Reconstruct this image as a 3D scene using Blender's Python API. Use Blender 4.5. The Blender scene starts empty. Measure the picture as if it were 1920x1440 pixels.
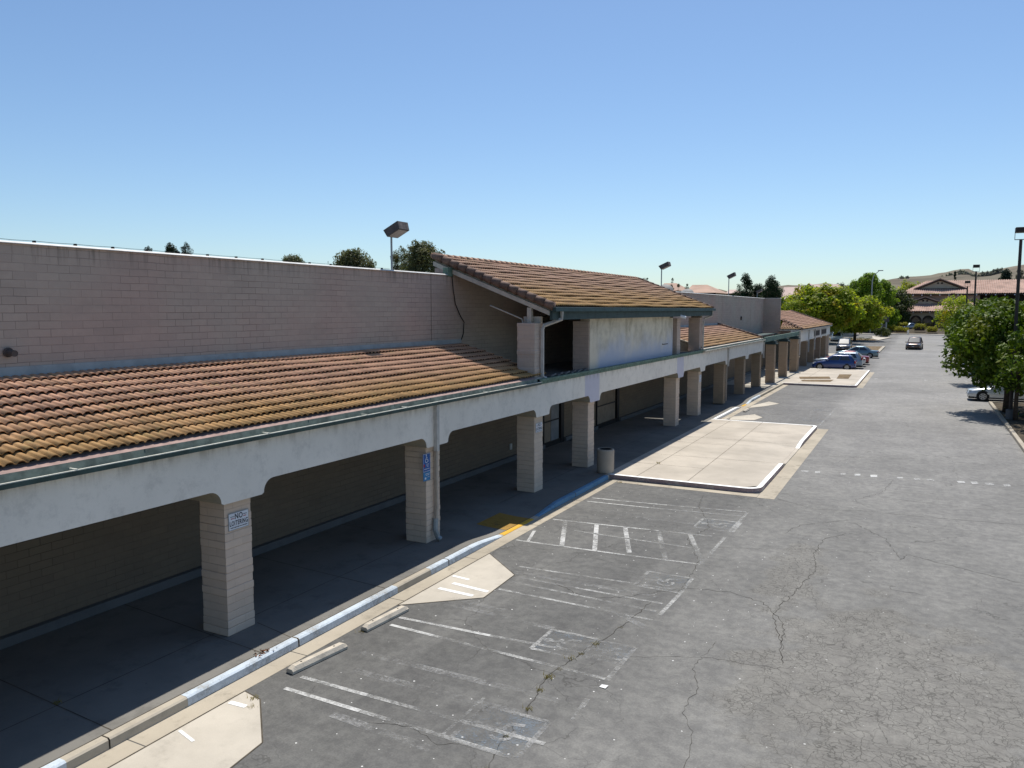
import bpy, math, random
from math import sin, cos, pi, radians, atan, atan2, tan, sqrt, floor
from mathutils import Vector, Matrix
random.seed(7)
S = bpy.context.scene
COL = S.collection

# ------------------------------------------------------------------ camera
F = 1461.0; H = 5.9; VX = 768.0; VY = 138.5
PITCH = atan(VY / F); YAW = atan(VX / (F * cos(PITCH) + VY * sin(PITCH)))
cam = bpy.data.cameras.new('camera'); cam_o = bpy.data.objects.new('camera', cam); COL.objects.link(cam_o)
cam.sensor_fit = 'HORIZONTAL'; cam.sensor_width = 36.0; cam.lens = 36.0 * F / 1920.0
cam.clip_start = 0.1; cam.clip_end = 9000
cam_o.location = (0, 0, H); cam_o.rotation_euler = (pi / 2 - PITCH, 0, YAW)
S.camera = cam_o

def ray(px, py):
    x = (px - 960) / F; y = -(py - 720) / F
    f = cos(PITCH) + y * sin(PITCH); u = -sin(PITCH) + y * cos(PITCH)
    return (x * cos(YAW) - f * sin(YAW), x * sin(YAW) + f * cos(YAW), u)
def at(px, py, Y):                       # where a line of sight meets the plane at distance Y
    d = ray(px, py); t = Y / d[1]
    return (d[0] * t, Y, H + d[2] * t)
def gnd(px, py, z=0.0):
    d = ray(px, py); t = (z - H) / d[2]
    return (d[0] * t, d[1] * t, z)

# ------------------------------------------------------------------ mesh builder
class MB:
    def __init__(s): s.v = []; s.f = []; s.m = []; s.mi = 0; s.T = None
    def pt(s, p):
        p = Vector(p)
        if s.T is not None: p = s.T @ p
        s.v.append(p); return len(s.v) - 1
    def face(s, idx): s.f.append(idx); s.m.append(s.mi)
    def poly(s, pts): s.face([s.pt(p) for p in pts])
    def box(s, x0, x1, y0, y1, z0, z1):
        i = [s.pt(p) for p in ((x0,y0,z0),(x1,y0,z0),(x1,y1,z0),(x0,y1,z0),(x0,y0,z1),(x1,y0,z1),(x1,y1,z1),(x0,y1,z1))]
        for q in ((3,2,1,0),(4,5,6,7),(0,1,5,4),(1,2,6,5),(2,3,7,6),(3,0,4,7)): s.face([i[k] for k in q])
    def prism(s, pts, off):              # extrude a planar polygon by a vector
        off = Vector(off); a = [s.pt(p) for p in pts]; b = [s.pt(Vector(p) + off) for p in pts]; n = len(pts)
        s.face(list(reversed(a))); s.face(b)
        for k in range(n): s.face([a[k], a[(k+1) % n], b[(k+1) % n], b[k]])
    def rings(s, rs, close=True, caps=True):
        ids = [[s.pt(p) for p in r] for r in rs]; n = len(rs[0])
        for a, b in zip(ids, ids[1:]):
            for k in range(n if close else n - 1): s.face([a[k], a[(k+1) % n], b[(k+1) % n], b[k]])
        if caps and close: s.face(list(reversed(ids[0]))); s.face(ids[-1])
    def tube(s, path, r, n=8, caps=True):
        path = [Vector(p) for p in path]; rs = []
        for i, p in enumerate(path):
            t = (path[min(i+1, len(path)-1)] - path[max(i-1, 0)]).normalized()
            a = t.orthogonal().normalized() if i == 0 else (a - t * a.dot(t)).normalized()
            b = t.cross(a); rr = r[i] if isinstance(r, (list, tuple)) else r
            rs.append([p + a * cos(2*pi*k/n) * rr + b * sin(2*pi*k/n) * rr for k in range(n)])
        s.rings(rs, True, caps)
    def lathe(s, prof, n=24, c=(0, 0)):
        s.rings([[(c[0] + r * cos(2*pi*k/n), c[1] + r * sin(2*pi*k/n), z) for k in range(n)] for r, z in prof], True, True)
    def build(s, name, mat, parent=None, world=False, smooth=False, bevel=0, angle=None):
        me = bpy.data.meshes.new(name); me.from_pydata([tuple(v) for v in s.v], [], s.f)
        mats = mat if isinstance(mat, (list, tuple)) else [mat]
        for m in mats: me.materials.append(m)
        if len(mats) > 1: me.polygons.foreach_set('material_index', s.m)
        if smooth: me.polygons.foreach_set('use_smooth', [True] * len(me.polygons))
        me.update()
        o = bpy.data.objects.new(name, me); COL.objects.link(o)
        if parent:
            o.parent = parent
            if world:
                l = Vector(parent.location); p = parent.parent
                while p: l += Vector(p.location); p = p.parent
                o.location = -l
        if bevel:
            b = o.modifiers.new('bevel', 'BEVEL'); b.width = bevel; b.segments = 2; b.limit_method = 'ANGLE'; b.angle_limit = radians(40)
        return o

def thing(name, label, cat, loc=(0, 0, 0), rz=0.0, group=None):
    o = bpy.data.objects.new(name, None); COL.objects.link(o)
    o.location = loc; o.rotation_euler = (0, 0, rz); o.empty_display_size = 0.3
    o['label'] = label; o['category'] = cat
    if group: o['group'] = group
    return o
def tag(o, label, cat, group=None):
    o['label'] = label; o['category'] = cat
    if group: o['group'] = group
    return o
def structure(o): o['kind'] = 'structure'; return o
KIDS = {}
def dup(root, loc, rz, label, scale=1.0):
    def cp(o, par):
        c = o.copy(); COL.objects.link(c)
        if par: c.parent = par
        for ch in [x for x in list(COL.objects) if x.parent == o]: cp(ch, c)
        return c
    r = cp(root, None); r.location = loc; r.rotation_euler = (0, 0, rz); r['label'] = label
    r.scale = (scale,) * 3 if not isinstance(scale, tuple) else scale
    return r

# ------------------------------------------------------------------ materials
def newmat(name):
    m = bpy.data.materials.new(name); m.use_nodes = True; nt = m.node_tree
    for n in list(nt.nodes): nt.nodes.remove(n)
    out = nt.nodes.new('ShaderNodeOutputMaterial'); b = nt.nodes.new('ShaderNodeBsdfPrincipled')
    nt.links.new(b.outputs[0], out.inputs[0]); return m, nt, b, out
class NT:
    def __init__(s, nt): s.nt = nt; s.L = nt.links.new
    def n(s, t, **k):
        o = s.nt.nodes.new(t)
        for a, v in k.items(): setattr(o, a, v)
        return o
    def co(s):
        if not hasattr(s, '_c'): s._c = s.n('ShaderNodeTexCoord').outputs['Object']
        return s._c
    def sep(s):
        if not hasattr(s, '_s'):
            q = s.n('ShaderNodeSeparateXYZ'); s.L(s.co(), q.inputs[0]); s._s = q.outputs
        return s._s
    def val(s, sock, v):
        if isinstance(v, (int, float)): sock.default_value = v
        elif isinstance(v, (tuple, list)): sock.default_value = (*v, 1.0) if len(v) == 3 and sock.type == 'RGBA' else v
        else: s.L(v, sock)
    def math(s, op, a, b=0.0, c=0.0, clamp=False):
        q = s.n('ShaderNodeMath', operation=op); q.use_clamp = clamp
        s.val(q.inputs[0], a); s.val(q.inputs[1], b)
        if op in ('MULTIPLY_ADD', 'SMOOTH_MIN', 'COMPARE'): s.val(q.inputs[2], c)
        return q.outputs[0]
    def noise(s, scale, detail=3, rough=.55, vec=None, dist=0.0):
        q = s.n('ShaderNodeTexNoise'); q.inputs['Scale'].default_value = scale; q.inputs['Detail'].default_value = detail
        q.inputs['Roughness'].default_value = rough; q.inputs['Distortion'].default_value = dist
        s.L(vec if vec is not None else s.co(), q.inputs['Vector']); return q.outputs['Fac']
    def mapped(s, sc=(1, 1, 1), loc=(0, 0, 0), vec=None):
        q = s.n('ShaderNodeMapping'); s.L(vec if vec is not None else s.co(), q.inputs[0])
        q.inputs['Scale'].default_value = sc; q.inputs['Location'].default_value = loc; return q.outputs[0]
    def ramp(s, v, a, b):                # smooth 0..1 between a and b
        q = s.n('ShaderNodeMapRange'); q.interpolation_type = 'SMOOTHSTEP'; s.val(q.inputs[0], v)
        q.inputs[1].default_value = a; q.inputs[2].default_value = b; return q.outputs[0]
    def mix(s, f, a, b, mode='MIX'):
        q = s.n('ShaderNodeMix', data_type='RGBA', blend_type=mode); s.val(q.inputs[0], f); s.val(q.inputs[6], a); s.val(q.inputs[7], b)
        return q.outputs[2]
    def comb(s, x, y, z):
        q = s.n('ShaderNodeCombineXYZ'); s.val(q.inputs[0], x); s.val(q.inputs[1], y); s.val(q.inputs[2], z); return q.outputs[0]
    def bump(s, h, strength, dist=0.01, b=None):
        q = s.n('ShaderNodeBump'); q.inputs['Strength'].default_value = strength; q.inputs['Distance'].default_value = dist
        s.L(h, q.inputs['Height']); return q.outputs[0]
def dk(c, k): return tuple(min(1, x * k) for x in c)

def M(name, col, rough=.85, var=.18, scale=2.0, bump=0.0, bscale=60, metal=0.0, spec=.3, fine=.08, coat=0):
    m, nt, b, out = newmat(name); N = NT(nt)
    c = N.mix(N.ramp(N.noise(scale, 4), .3, .7), dk(col, 1 - var), dk(col, 1 + var))
    if fine:
        c = N.mix(N.noise(scale * 14, 3), N.mix(1.0, c, (1 - fine*2,)*3, 'MULTIPLY'), c)
    N.L(c, b.inputs['Base Color']); b.inputs['Roughness'].default_value = rough; b.inputs['Metallic'].default_value = metal
    b.inputs['Specular IOR Level'].default_value = spec
    if coat: b.inputs['Coat Weight'].default_value = coat; b.inputs['Coat Roughness'].default_value = .05
    if bump: N.L(N.bump(N.noise(bscale, 4), bump, .02), b.inputs['Normal'])
    return m

def block_mat(name, col, pink=.5, top_stain=None, mortar_dark=.55):
    """slump block: long courses, joints that come and go, pink and tan patches"""
    m, nt, b, out = newmat(name); N = NT(nt); x, y, z = N.sep()
    u = N.math('ADD', N.math('ADD', x, 13.75), y)
    wob = N.math('MULTIPLY', N.math('SUBTRACT', N.noise(1.3, 2), .5), .03)
    vec = N.comb(u, N.math('ADD', N.math('SUBTRACT', z, .15), wob), 0.0)
    br = N.n('ShaderNodeTexBrick'); N.L(vec, br.inputs['Vector']); br.offset = .5
    br.inputs['Scale'].default_value = 1.0; br.inputs['Mortar Size'].default_value = .006; br.inputs['Mortar Smooth'].default_value = .3
    br.inputs['Brick Width'].default_value = .406; br.inputs['Row Height'].default_value = .1425; br.inputs['Bias'].default_value = 0
    br.inputs['Color1'].default_value = (0, 0, 0, 1); br.inputs['Color2'].default_value = (1, 1, 1, 1); br.inputs['Mortar'].default_value = (.5, .5, .5, 1)
    per = N.n('ShaderNodeSeparateColor'); N.L(br.outputs['Color'], per.inputs[0])
    tan_ = col; pk = (col[0] * 1.03, col[1] * .89, col[2] * .90)
    c = N.mix(N.math('MULTIPLY', N.ramp(N.noise(.35, 3), .35, .65), pink), tan_, pk)
    c = N.mix(1.0, c, N.mix(per.outputs[0], (.95, .95, .95), (1.03, 1.03, 1.02)), 'MULTIPLY')
    c = N.mix(N.noise(9, 4), N.mix(1.0, c, (.88, .87, .86), 'MULTIPLY'), c)
    vis = N.ramp(N.noise(.9, 3, .6), .36, .68)
    jm = N.math('MULTIPLY', br.outputs['Fac'], N.math('MULTIPLY_ADD', vis, .85, .15))
    c = N.mix(N.math('MULTIPLY', jm, mortar_dark), c, dk(col, .22))
    # drip stains from the coping, real grime
    if top_stain:
        st = N.noise(1.0, 3, .6, N.mapped((1, 9, .5)))
        st = N.math('MULTIPLY', N.ramp(st, .46, .72), N.ramp(z, top_stain - .5, top_stain))
        c = N.mix(N.math('MULTIPLY', st, .75), c, dk(col, .38))
    blot = N.ramp(N.noise(2.7, 5, .7), .66, .74)
    c = N.mix(N.math('MULTIPLY', blot, .26), c, dk(col, .4))
    lg = N.ramp(N.noise(.7, 4, .6, N.mapped((1, 1, 2.5), (9, 2, 1))), .5, .72); c = N.mix(N.math('MULTIPLY', lg, .30), c, dk(col, .66))
    pale = N.ramp(N.noise(6.3, 2), .80, .83)
    c = N.mix(N.math('MULTIPLY', pale, .5), c, (.7, .68, .66))
    N.L(c, b.inputs['Base Color']); b.inputs['Roughness'].default_value = .93; b.inputs['Specular IOR Level'].default_value = .15
    hgt = N.math('SUBTRACT', N.math('MULTIPLY', N.noise(26, 4), .35), br.outputs['Fac'])
    N.L(N.bump(hgt, .55, .012), b.inputs['Normal']); return m

def stucco_mat(name, col, tints=(), grime_z=None, panel=False):
    m, nt, b, out = newmat(name); N = NT(nt); x, y, z = N.sep()
    c = N.mix(N.ramp(N.noise(.5, 4), .3, .7), dk(col, .93), dk(col, 1.05))
    c = N.mix(N.math('MULTIPLY', N.ramp(N.noise(2.6, 7, .78), .47, .70), .46), c, dk(col, .66))
    c = N.mix(N.math('MULTIPLY', N.ramp(N.noise(8, 5, .7), .55, .75), .22), c, dk(col, .7))
    if panel:
        bl = N.math('MULTIPLY', N.ramp(N.math('ADD', z, N.math('MULTIPLY', N.noise(.8, 4), 1.6)), 5.9, 4.7), N.ramp(y, 26.6, 27.4))
        c = N.mix(N.math('MULTIPLY', bl, .85), c, (.36, .42, .55))
        ed = N.ramp(N.math('ADD', y, N.math('MULTIPLY', N.noise(1.5, 3), .5)), 27.6, 26.9)
        c = N.mix(N.math('MULTIPLY', ed, .7), c, (.62, .56, .46))
        gr = N.noise(1.6, 5, .7, N.mapped((1, 1, .75)))
        c = N.mix(N.math('MULTIPLY', N.math('MULTIPLY', N.ramp(gr, .38, .70), N.ramp(N.math('ADD', z, N.math('MULTIPLY', N.noise(.9, 4), 1.4)), 4.6, 6.2)), .62), c, (.24, .21, .14))
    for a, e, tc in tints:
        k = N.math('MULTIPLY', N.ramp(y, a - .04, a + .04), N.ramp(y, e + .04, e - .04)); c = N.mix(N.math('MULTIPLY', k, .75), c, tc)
    if grime_z:
        g = N.noise(1.0, 4, .65, N.mapped((1, 5, .5)))
        k = N.math('MULTIPLY', N.ramp(g, .42, .70), N.ramp(z, grime_z - .34, grime_z)); c = N.mix(N.math('MULTIPLY', k, .5), c, (.20, .17, .12))
        g2 = N.noise(1.0, 3, .6, N.mapped((1, 2.6, .3), (3, 5, 1)))
        c = N.mix(N.math('MULTIPLY', N.ramp(g2, .55, .75), .12), c, dk(col, .7))
    sp = N.ramp(N.noise(5.5, 2), .785, .80); c = N.mix(N.math('MULTIPLY', sp, .5), c, dk(col, .35))
    N.L(c, b.inputs['Base Color']); b.inputs['Roughness'].default_value = .95; b.inputs['Specular IOR Level'].default_value = .1
    N.L(N.bump(N.noise(38, 4), .35, .012), b.inputs['Normal']); return m

def tile_mat(name, low, high, z0, z1, cell=.15):
    """clay tile: pink at the top, ochre lichen growing on the lower courses"""
    m, nt, b, out = newmat(name); N = NT(nt); x, y, z = N.sep()
    t = N.math('ADD', N.ramp(z, z0, z1), N.math('MULTIPLY', N.math('SUBTRACT', N.noise(.7, 4), .5), .9), clamp=True)
    c = N.mix(t, low, high)
    wn = N.n('ShaderNodeTexWhiteNoise', noise_dimensions='2D')
    N.L(N.comb(N.math('FLOOR', N.math('DIVIDE', y, cell)), N.math('FLOOR', N.math('MULTIPLY', z, 9.7)), 0.0), wn.inputs['Vector'])
    c = N.mix(1.0, c, N.mix(wn.outputs['Value'], (.74, .73, .72), (1.16, 1.14, 1.12)), 'MULTIPLY')
    c = N.mix(N.math('MULTIPLY', N.ramp(N.noise(5, 5, .7), .52, .72), .35), c, dk(low, .5))
    c = N.mix(N.math('MULTIPLY', N.ramp(N.noise(2.4, 5, .75), .54, .7), .45), c, (.30, .24, .09))
    c = N.mix(N.math('MULTIPLY', N.ramp(N.noise(14, 4, .7), .58, .70), .55), c, (.16, .13, .06))
    sp = N.ramp(N.noise(9, 1), .83, .85); c = N.mix(N.math('MULTIPLY', sp, .8), c, (.62, .58, .52))
    N.L(c, b.inputs['Base Color']); b.inputs['Roughness'].default_value = .82; b.inputs['Specular IOR Level'].default_value = .25
    N.L(N.bump(N.noise(45, 4), .3, .01), b.inputs['Normal']); return m

def concrete_mat(name, col, stain=.35, crack=False):
    m, nt, b, out = newmat(name); N = NT(nt)
    c = N.mix(N.ramp(N.noise(.45, 5, .6), .3, .7), dk(col, .84), dk(col, 1.10))
    c = N.mix(N.math('MULTIPLY', N.ramp(N.noise(1.7, 6, .7), .5, .72), stain), c, dk(col, .52))
    c = N.mix(N.noise(70, 3), N.mix(1.0, c, (.84, .84, .84), 'MULTIPLY'), c)
    spot = N.ramp(N.noise(7, 2), .77, .80); c = N.mix(N.math('MULTIPLY', spot, .5), c, dk(col, .4))
    N.L(c, b.inputs['Base Color']); b.inputs['Roughness'].default_value = .92; b.inputs['Specular IOR Level'].default_value = .2
    N.L(N.bump(N.noise(90, 3), .2, .006), b.inputs['Normal']); return m

def worn_paint(name, col, keep=.5, soft=.12, scale=7.0):
    """old road paint: what is left of it covers, the rest lets the ground show"""
    m, nt, b, out = newmat(name); N = NT(nt)
    b.inputs['Roughness'].default_value = .8; b.inputs['Specular IOR Level'].default_value = .2
    N.L(N.mix(N.noise(12, 3), dk(col, .8), col), b.inputs['Base Color'])
    tr = N.n('ShaderNodeBsdfTransparent'); mx = N.n('ShaderNodeMixShader')
    f = N.math('ADD', N.math('MULTIPLY', N.noise(scale, 6, .75), .40), N.math('ADD', N.math('MULTIPLY', N.noise(.9, 3), .34), N.math('MULTIPLY', N.noise(32, 4, .7), .26)))
    f = N.ramp(f, 1 - keep - soft, 1 - keep + soft)
    N.L(f, mx.inputs[0]); N.L(tr.outputs[0], mx.inputs[1]); N.L(b.outputs[0], mx.inputs[2]); N.L(mx.outputs[0], out.inputs[0]); return m

def asphalt_mat(name, col):
    m, nt, b, out = newmat(name); N = NT(nt); x, y, z = N.sep()
    c = N.mix(N.ramp(N.noise(.13, 5, .6), .3, .7), dk(col, .86), dk(col, 1.12))
    c = N.mix(N.ramp(N.noise(.8, 5, .65), .36, .68), N.mix(1.0, c, (.84, .84, .85), 'MULTIPLY'), c)
    c = N.mix(1.0, c, N.mix(N.ramp(N.math('ADD', y, N.math('MULTIPLY', N.noise(.12, 3), 24)), 30, 66), (1, 1, 1), (1.32, 1.31, 1.33)), 'MULTIPLY')  # paler with distance: grazing sheen painted into the colour, plus a paler surface
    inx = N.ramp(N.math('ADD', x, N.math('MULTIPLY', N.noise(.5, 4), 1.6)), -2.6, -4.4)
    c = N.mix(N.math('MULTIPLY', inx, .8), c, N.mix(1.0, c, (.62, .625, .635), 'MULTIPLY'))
    # tyre-polished streaks along the stalls (across) and the aisle (along)
    stk = N.noise(1.0, 3, .6, N.mapped((.35, 2.6, 1)))
    inst = N.ramp(x, -3.6, -5.0)
    c = N.mix(N.math('MULTIPLY', N.math('MULTIPLY', N.ramp(stk, .48, .68), inst), .30), c, dk(col, .55))
    stk2 = N.noise(1.0, 3, .6, N.mapped((1.1, .10, 1), (4, 2, 0)))
    c = N.mix(N.math('MULTIPLY', N.ramp(stk2, .5, .7), .20), c, dk(col, 1.35))
    oil = N.ramp(N.noise(.62, 4, .6, N.mapped((1, 1, 1), (7, 3, 0))), .64, .76)
    c = N.mix(N.math('MULTIPLY', oil, .40), c, dk(col, .45))
    gr = N.noise(130, 2); c = N.mix(1.0, c, N.mix(gr, (.72, .72, .72), (1.25, 1.25, 1.25)), 'MULTIPLY')
    gr2 = N.noise(34, 3); c = N.mix(1.0, c, N.mix(gr2, (.68, .68, .68), (1.26, 1.26, 1.26)), 'MULTIPLY')
    gr3 = N.ramp(N.noise(4.5, 6, .75), .35, .65); c = N.mix(1.0, c, N.mix(gr3, (.80, .80, .81), (1.10, 1.10, 1.09)), 'MULTIPLY')
    # alligator cracking patch
    wv = N.n('ShaderNodeVectorMath', operation='ADD'); N.L(N.co(), wv.inputs[0])
    nn = N.n('ShaderNodeTexNoise'); nn.inputs['Scale'].default_value = 2.2; nn.inputs['Detail'].default_value = 3; N.L(N.co(), nn.inputs['Vector'])
    sc = N.n('ShaderNodeVectorMath', operation='SCALE'); N.L(nn.outputs['Color'], sc.inputs[0]); sc.inputs['Scale'].default_value = .5; N.L(sc.outputs[0], wv.inputs[1])
    def cracks(scale, w):
        v = N.n('ShaderNodeTexVoronoi', feature='DISTANCE_TO_EDGE'); v.inputs['Scale'].default_value = scale; N.L(wv.outputs[0], v.inputs['Vector'])
        return N.ramp(v.outputs['Distance'], w, w * .25)
    dx = N.math('DIVIDE', N.math('SUBTRACT', x, -.35), 2.0); dy = N.math('DIVIDE', N.math('SUBTRACT', y, 13.0), 3.6)
    rr = N.math('SQRT', N.math('ADD', N.math('MULTIPLY', dx, dx), N.math('MULTIPLY', dy, dy)))
    msk = N.ramp(N.math('ADD', rr, N.math('MULTIPLY', N.math('SUBTRACT', N.noise(1.1, 4), .5), 2.0)), 1.15, .75)
    ck = N.math('MULTIPLY', N.math('MULTIPLY', cracks(7.5, .05), N.ramp(N.noise(1.7, 3), .35, .55)), msk)
    ck = N.math('MAXIMUM', ck, N.math('MULTIPLY', cracks(3.1, .022), msk))
    dx2 = N.math('DIVIDE', N.math('SUBTRACT', x, -2.3), .7); dy2 = N.math('DIVIDE', N.math('SUBTRACT', y, 18.0), 3.2)
    r2 = N.math('SQRT', N.math('ADD', N.math('MULTIPLY', dx2, dx2), N.math('MULTIPLY', dy2, dy2)))
    msk2 = N.ramp(N.math('ADD', r2, N.math('MULTIPLY', N.math('SUBTRACT', N.noise(1.1, 4), .5), 2.2)), 1.0, .6)
    ck = N.math('MAXIMUM', ck, N.math('MULTIPLY', cracks(7.0, .05), msk2))
    hair = N.math('MULTIPLY', cracks(.75, .006), N.ramp(N.noise(.33, 3), .47, .6)); ck = N.math('MAXIMUM', ck, N.math('MULTIPLY', hair, .8))
    far = N.math('MULTIPLY', cracks(.22, .0035), N.ramp(N.noise(.21, 2), .45, .6))
    ck = N.math('MAXIMUM', ck, N.math('MULTIPLY', far, .8))
    c = N.mix(N.math('MULTIPLY', N.math('MAXIMUM', msk, N.math('MULTIPLY', msk2, .8)), .22), c, (.20, .18, .145))
    c = N.mix(N.math('MULTIPLY', ck, .55), c, (.035, .033, .028))
    # droppings and chips of paint
    v = N.n('ShaderNodeTexVoronoi', feature='F1', voronoi_dimensions='2D'); v.inputs['Scale'].default_value = 2.6; N.L(N.co(), v.inputs['Vector'])
    sp = N.n('ShaderNodeSeparateColor'); N.L(v.outputs['Color'], sp.inputs[0])
    size = N.math('MULTIPLY', N.math('SUBTRACT', sp.outputs[0], .60), .11)
    dot = N.math('MULTIPLY', N.math('LESS_THAN', v.outputs['Distance'], size), N.ramp(x, 4.0, -4.5))
    c = N.mix(N.math('MULTIPLY', dot, .85), c, (.66, .65, .62))
    N.L(c, b.inputs['Base Color']); b.inputs['Roughness'].default_value = .88; b.inputs['Specular IOR Level'].default_value = .25
    hb = N.math('SUBTRACT', N.math('MULTIPLY', gr, .5), ck)
    N.L(N.bump(hb, .35, .01), b.inputs['Normal']); return m

def leaf_mat(name, dark, light, alt=None, altf=.0, trans=.28):
    m, nt, b, out = newmat(name); N = NT(nt)
    g = N.n('ShaderNodeNewGeometry'); r = g.outputs['Random Per Island']
    c = N.mix(N.math('ADD', N.math('MULTIPLY', r, .6), N.math('MULTIPLY', N.ramp(N.noise(.6, 3), .35, .65), .4)), dark, light)
    if alt: c = N.mix(N.math('MULTIPLY', N.ramp(N.noise(.38, 3), .52, .68), altf), c, alt)
    N.L(c, b.inputs['Base Color']); b.inputs['Roughness'].default_value = .55; b.inputs['Specular IOR Level'].default_value = .18
    t = N.n('ShaderNodeBsdfTranslucent'); N.L(N.mix(1.0, c, (1.3, 1.35, .7), 'MULTIPLY'), t.inputs['Color'])
    mx = N.n('ShaderNodeMixShader'); mx.inputs[0].default_value = trans
    N.L(b.outputs[0], mx.inputs[1]); N.L(t.outputs[0], mx.inputs[2]); N.L(mx.outputs[0], out.inputs[0]); return m

def hill_mat(name):
    m, nt, b, out = newmat(name); N = NT(nt)
    c = N.mix(N.ramp(N.noise(.004, 6, .65), .35, .65), (.135, .118, .095), (.21, .185, .145))
    c = N.mix(N.math('MULTIPLY', N.ramp(N.noise(.012, 6, .7), .58, .66), .55), c, (.085, .088, .07))
    N.L(c, b.inputs['Base Color']); b.inputs['Roughness'].default_value = 1.0; b.inputs['Specular IOR Level'].default_value = 0.0
    return m

def car_paint(name, col, metal=.0):
    m, nt, b, out = newmat(name); N = NT(nt)
    N.L(N.mix(N.noise(3, 3), dk(col, .9), col), b.inputs['Base Color'])
    b.inputs['Roughness'].default_value = .32; b.inputs['Metallic'].default_value = metal
    b.inputs['Coat Weight'].default_value = .8; b.inputs['Coat Roughness'].default_value = .06; return m
def glass_mat(name, col=(.02, .025, .03), rough=.04):
    m, nt, b, out = newmat(name); N = NT(nt)
    N.L(N.mix(N.noise(2, 2), dk(col, .8), dk(col, 1.2)), b.inputs['Base Color'])
    b.inputs['Roughness'].default_value = rough; b.inputs['Specular IOR Level'].default_value = .8; return m

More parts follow.
